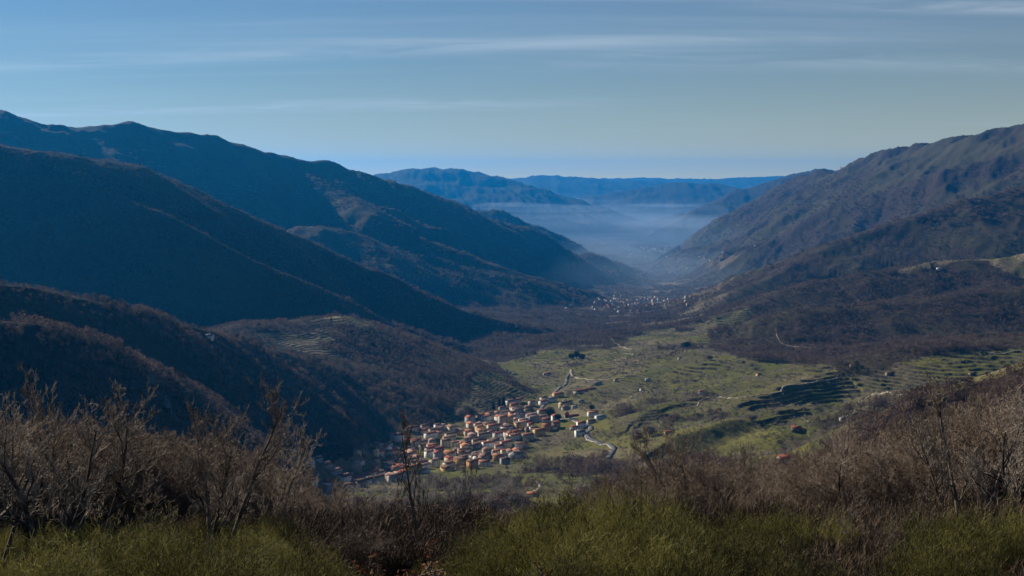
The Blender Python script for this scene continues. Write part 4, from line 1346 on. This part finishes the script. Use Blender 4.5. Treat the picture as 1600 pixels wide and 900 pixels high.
FAR_SETS = [
    (clusterpx(46, 975, 474, 20, 4.5) + clusterpx(34, 1015, 469, 22, 3.5) + [(random.uniform(880, 1100), random.uniform(464, 489)) for _ in range(26)], 0.45, 'in the hazy town farther down the valley', 'houses of the far town', 0.85),
    (clusterpx(34, 1015, 389, 14, 3) + [(random.uniform(985, 1060), random.uniform(388, 404)) for _ in range(14)], 0.8, 'in the blue haze of the far valley floor beyond the town', 'houses of the farthest village', 0.75),
    ([(948, 459), (955, 458), (962, 458), (1093, 402), (1101, 405), (1110, 408), (1180, 385), (1130, 395), (1068, 412), (1074, 420)], 1.0, 'scattered on the hazy valley side past the town', 'scattered houses past the town', 0.7),
]
far_parts = []
for px, pw, where, grp, sc_ in FAR_SETS:
    for i_, (x, y) in enumerate(march(px)):
        if y > 20000: continue
        k = 'white' if random.random() < pw * 0.85 else 'reddish'
        me = random.choice(FARF[k])
        if y > 6300 and 'scattered' not in where or (i_ % 3 and 'hazy town' in where):
            # past the three hundred largest houses: one mesh for the rest
            bm = bmesh.new(); bm.from_mesh(me)
            bm.transform(Matrix.Translation((x, y, gz(x, y) + 1)) @ Matrix.Rotation(random.uniform(0, 3.1), 4, 'Z') @ Matrix.Scale(sc_, 4))
            off_ = 0 if k == 'white' else 2
            for f_ in bm.faces: f_.material_index = f_.material_index + off_
            far_parts.append(bm)
            continue
        o = obj('house', me, loc=(x, y, gz(x, y) + 1), rz=random.uniform(0, 3.1), scale=(sc_,) * 3)
        tag(o, 'tiny %s house %s' % (k, where), 'house', grp)

bmA = bmesh.new()
for b_ in far_parts:
    t_ = bpy.data.meshes.new('tmp'); b_.to_mesh(t_); b_.free(); bmA.from_mesh(t_); bpy.data.meshes.remove(t_)
me = bpy.data.meshes.new('distant_houses'); bmA.to_mesh(me); bmA.free()
for k_ in ('white', 'grey', 'beige', 'red'): me.materials.append(WM[k_] if k_ in ('white', 'beige') else RM[k_])
tag(obj('distant_houses', me), 'specks of white and reddish houses in the far hazy valley', 'houses', kind='stuff')

# farms dotted over the green slope
FARM_PX = [(1003, 610, 'white'), (962, 596, 'reddish'), (1062, 560, 'white'), (1185, 586, 'reddish'), (1330, 574, 'reddish')]
for i, ((x, y), (fu, fv, k)) in enumerate(zip(march([(a[0], a[1]) for a in FARM_PX]), FARM_PX)):
    o = obj('field_hut', FARF[k][i % 2], loc=(x, y, gz(x, y) + 0.5), rz=random.uniform(0, 3), scale=(0.5,) * 3)
    tag(o, ['little white field hut at the left of the terraces above the village', 'little reddish field hut below the pale bend of the valley road', 'little white field hut under the lone round tree',
            'little reddish field hut on the crest left of the terraces', 'little reddish field hut at the top edge of the green slope'][i], 'hut')

# ------------------------------------------------------------------ trees one can point to in the valley
def valley_tree(name, x, y, H, R, m, label, kind, seed, group=None):
    g = gz(x, y)
    o = bpy.data.objects.new(name, None); COL.objects.link(o); o.location = (x, y, g)
    tag(o, label, 'tree', group)
    if kind == 'cone':
        rg = np.random.default_rng(seed); n = 1500
        t = rg.random(n) ** 0.8; a = rg.random(n) * 6.283; rad = R * (1 - t) * (0.55 + 0.45 * rg.random(n)) * (1 + 0.2 * np.sin(a * 5 + t * 20))
        C = np.stack([rad * np.cos(a), rad * np.sin(a), 0.08 * H + t * H * 0.92], -1)
        sz = H * 0.045
        V = (C[:, None] + rg.normal(0, sz, (n, 4, 3))).astype(np.float32)
        V = V.reshape(-1, 3); F = (np.arange(n) * 4)[:, None] + np.array([[0, 1, 2, 3]])
    else:
        V, F, _, _ = spray_crown(seed, 2600 if kind == 'dense' else 1400, R, H * 0.42, H * 0.56, R * (0.2 if kind == 'dense' else 0.24), H * 0.2, 0.15)
    obj('crown', mesh_from('crown', V, F, False, [m]), o)
    w, f = tubes([(0, 0, -1, 0, 0, H * 0.5, R * 0.09 + 0.15, R * 0.04 + 0.05), (0, 0, H * 0.3, R * 0.4, 0, H * 0.6, R * 0.04, 0.03), (0, 0, H * 0.3, -R * 0.35, R * 0.2, H * 0.62, R * 0.04, 0.03)], 6)
    obj('trunk', mesh_from('trunk', w, f, True, [M_BARK]), o)
    return o


VT = [
    ('evergreen_tree', 860, 655, 20, 8.5, 'e', 'big dark rounded evergreen between the village and the upper hamlet', 'dense'),
    ('evergreen_tree', 872, 657, 11, 6, 'e', 'smaller dark evergreen at the right foot of the big rounded one', 'dense'),
    ('pine_tree', 820, 662, 8, 9, 'e', 'wide low evergreen right of the tower block', 'dense'),
    ('cypress_tree', 771, 640, 13, 2.6, 'e', 'left cypress of the trio behind the tower block', 'cone'),
    ('cypress_tree', 780, 637, 15, 3.2, 'e', 'middle cypress of the trio behind the tower block', 'cone'),
    ('cypress_tree', 787, 636, 17, 3.4, 'e', 'right and tallest cypress of the trio behind the tower block', 'cone'),
    ('cypress_tree', 803, 633, 14, 2.0, 'e', 'single slender cypress behind the orange house', 'cone'),
    ('pine_tree', 1073, 545, 19, 10.5, 'e', 'lone round dark pine on the skyline of the green slope', 'dense'),
    ('evergreen_tree', 893, 561, 15, 8, 'e', 'left tree of the dark evergreen clump on the valley floor', 'dense'),
    ('evergreen_tree', 901, 560, 17, 8, 'e', 'middle tree of the dark evergreen clump on the valley floor', 'dense'),
    ('evergreen_tree', 909, 561, 14, 8, 'e', 'right tree of the dark evergreen clump on the valley floor', 'dense'),
    ('evergreen_tree', 925, 640, 9, 5, 'e', 'dark evergreen shading the terraces beside the tiny white sheds', 'dense'),
    ('evergreen_tree', 886, 655, 13, 3.5, 'e', 'narrow dark evergreen at the left of the upper hamlet', 'dense'),
    ('poplar_tree', 728, 648, 20, 9, 'p', 'tall pale bare tree at the upper left edge of the village', 'bare'),
    ('poplar_tree', 719, 653, 17, 8, 'p', 'pale bare tree left of the tall pale one by the stream', 'bare'),
    ('poplar_tree', 738, 651, 15, 7, 'p', 'pale bare tree right of the tall pale one by the stream', 'bare'),
    ('bare_valley_tree', 995, 690, 16, 10, 'p', 'dark bare tree left of the brown hut at the slope foot', 'bare'),
    ('bare_valley_tree', 1015, 682, 15, 9, 'p', 'bare tree just left of the brown hut at the slope foot', 'bare'),
    ('bare_valley_tree', 1108, 562, 9, 8, 'p', 'bare tree on the green slope below the dark wood corner', 'bare'),
    ('bare_valley_tree', 1175, 655, 9, 8, 'p', 'bare tree on the green slope left of the red-roofed hut', 'bare'),
]
MM = {'e': M_EVER, 'p': M_PALECROWN}
for i, ((x, y), a) in enumerate(zip(march([(a[1], a[2]) for a in VT]), VT)):
    valley_tree(a[0], x, y, a[3], a[4], MM[a[5]], a[6], a[7], 200 + i)

# the wooded patch under the village, trees one by one
random.seed(21)
WP = march([(random.uniform(640, 815), random.uniform(752, 800)) for _ in range(90)])
wp_me = [one_mesh('plant_form', [(v, f, 0), (w, g, 1)], [M_PALECROWN, M_BARK]) for v, f, w, g in [spray_crown(300 + s, 420, 4.2, 4.6, 7.4, 1.3, 3.4, 0.2) for s in range(3)]]
for i, (x, y) in enumerate(WP):
    if y < 500 or y > 1700: continue
    s = random.uniform(0.7, 1.15)
    o = obj('bare_valley_tree', wp_me[i % 3], loc=(x, y, gz(x, y)), rz=random.random() * 6, scale=(s, s, s))
    tag(o, 'grey bare tree in the small wood just below the village', 'tree', 'trees of the small wood below the village')

# copper-leaved oak sprouts in the bottom foreground
def leafy_sprout(u, Y, H, seed, label, sc=1.0):
    x = (u - 800) / FPX * Y; g = gz(x, Y)
    w, t = grow(seed, H=H, stems=4, spread=0.6, r0=0.02, levels=3, kids=(6, 5, 3), lens=(0.5, 0.5, 0.4), curl=0.4)
    rg = np.random.default_rng(seed)
    S = np.array(t)
    n = 1700
    k = rg.integers(0, len(S), n)
    C = S[k, 3:6] + rg.normal(0, 0.03, (n, 3))
    a1 = rg.normal(size=(n, 3)); a1 /= np.linalg.norm(a1, axis=1, keepdims=True)
    a2 = np.cross(a1, rg.normal(size=(n, 3))); a2 /= np.linalg.norm(a2, axis=1, keepdims=True)
    L = rg.uniform(0.010, 0.024, (n, 1))
    V = np.stack([C - a1 * L, C - a1 * L * 0.2 + a2 * L * 0.5, C + a1 * L * 0.6 + a2 * L * 0.35, C + a1 * L, C + a1 * L * 0.5 - a2 * L * 0.4, C - a1 * L * 0.2 - a2 * L * 0.5], 1).reshape(-1, 3)
    F = (np.arange(n) * 6)[:, None] + np.arange(6)[None]
    o = bpy.data.objects.new('oak_sprout', None); COL.objects.link(o); o.location = (x, Y, g)
    tag(o, label, 'shrub')
    obj('stems', mesh_from('stems', *tubes(w + t, 3), True, [M_TWIG]), o)
    obj('leaves', mesh_from('leaves', V.astype(np.float32), F, False, [M_OAKLEAF]), o)


for a in SPROUTS: leafy_sprout(*a)
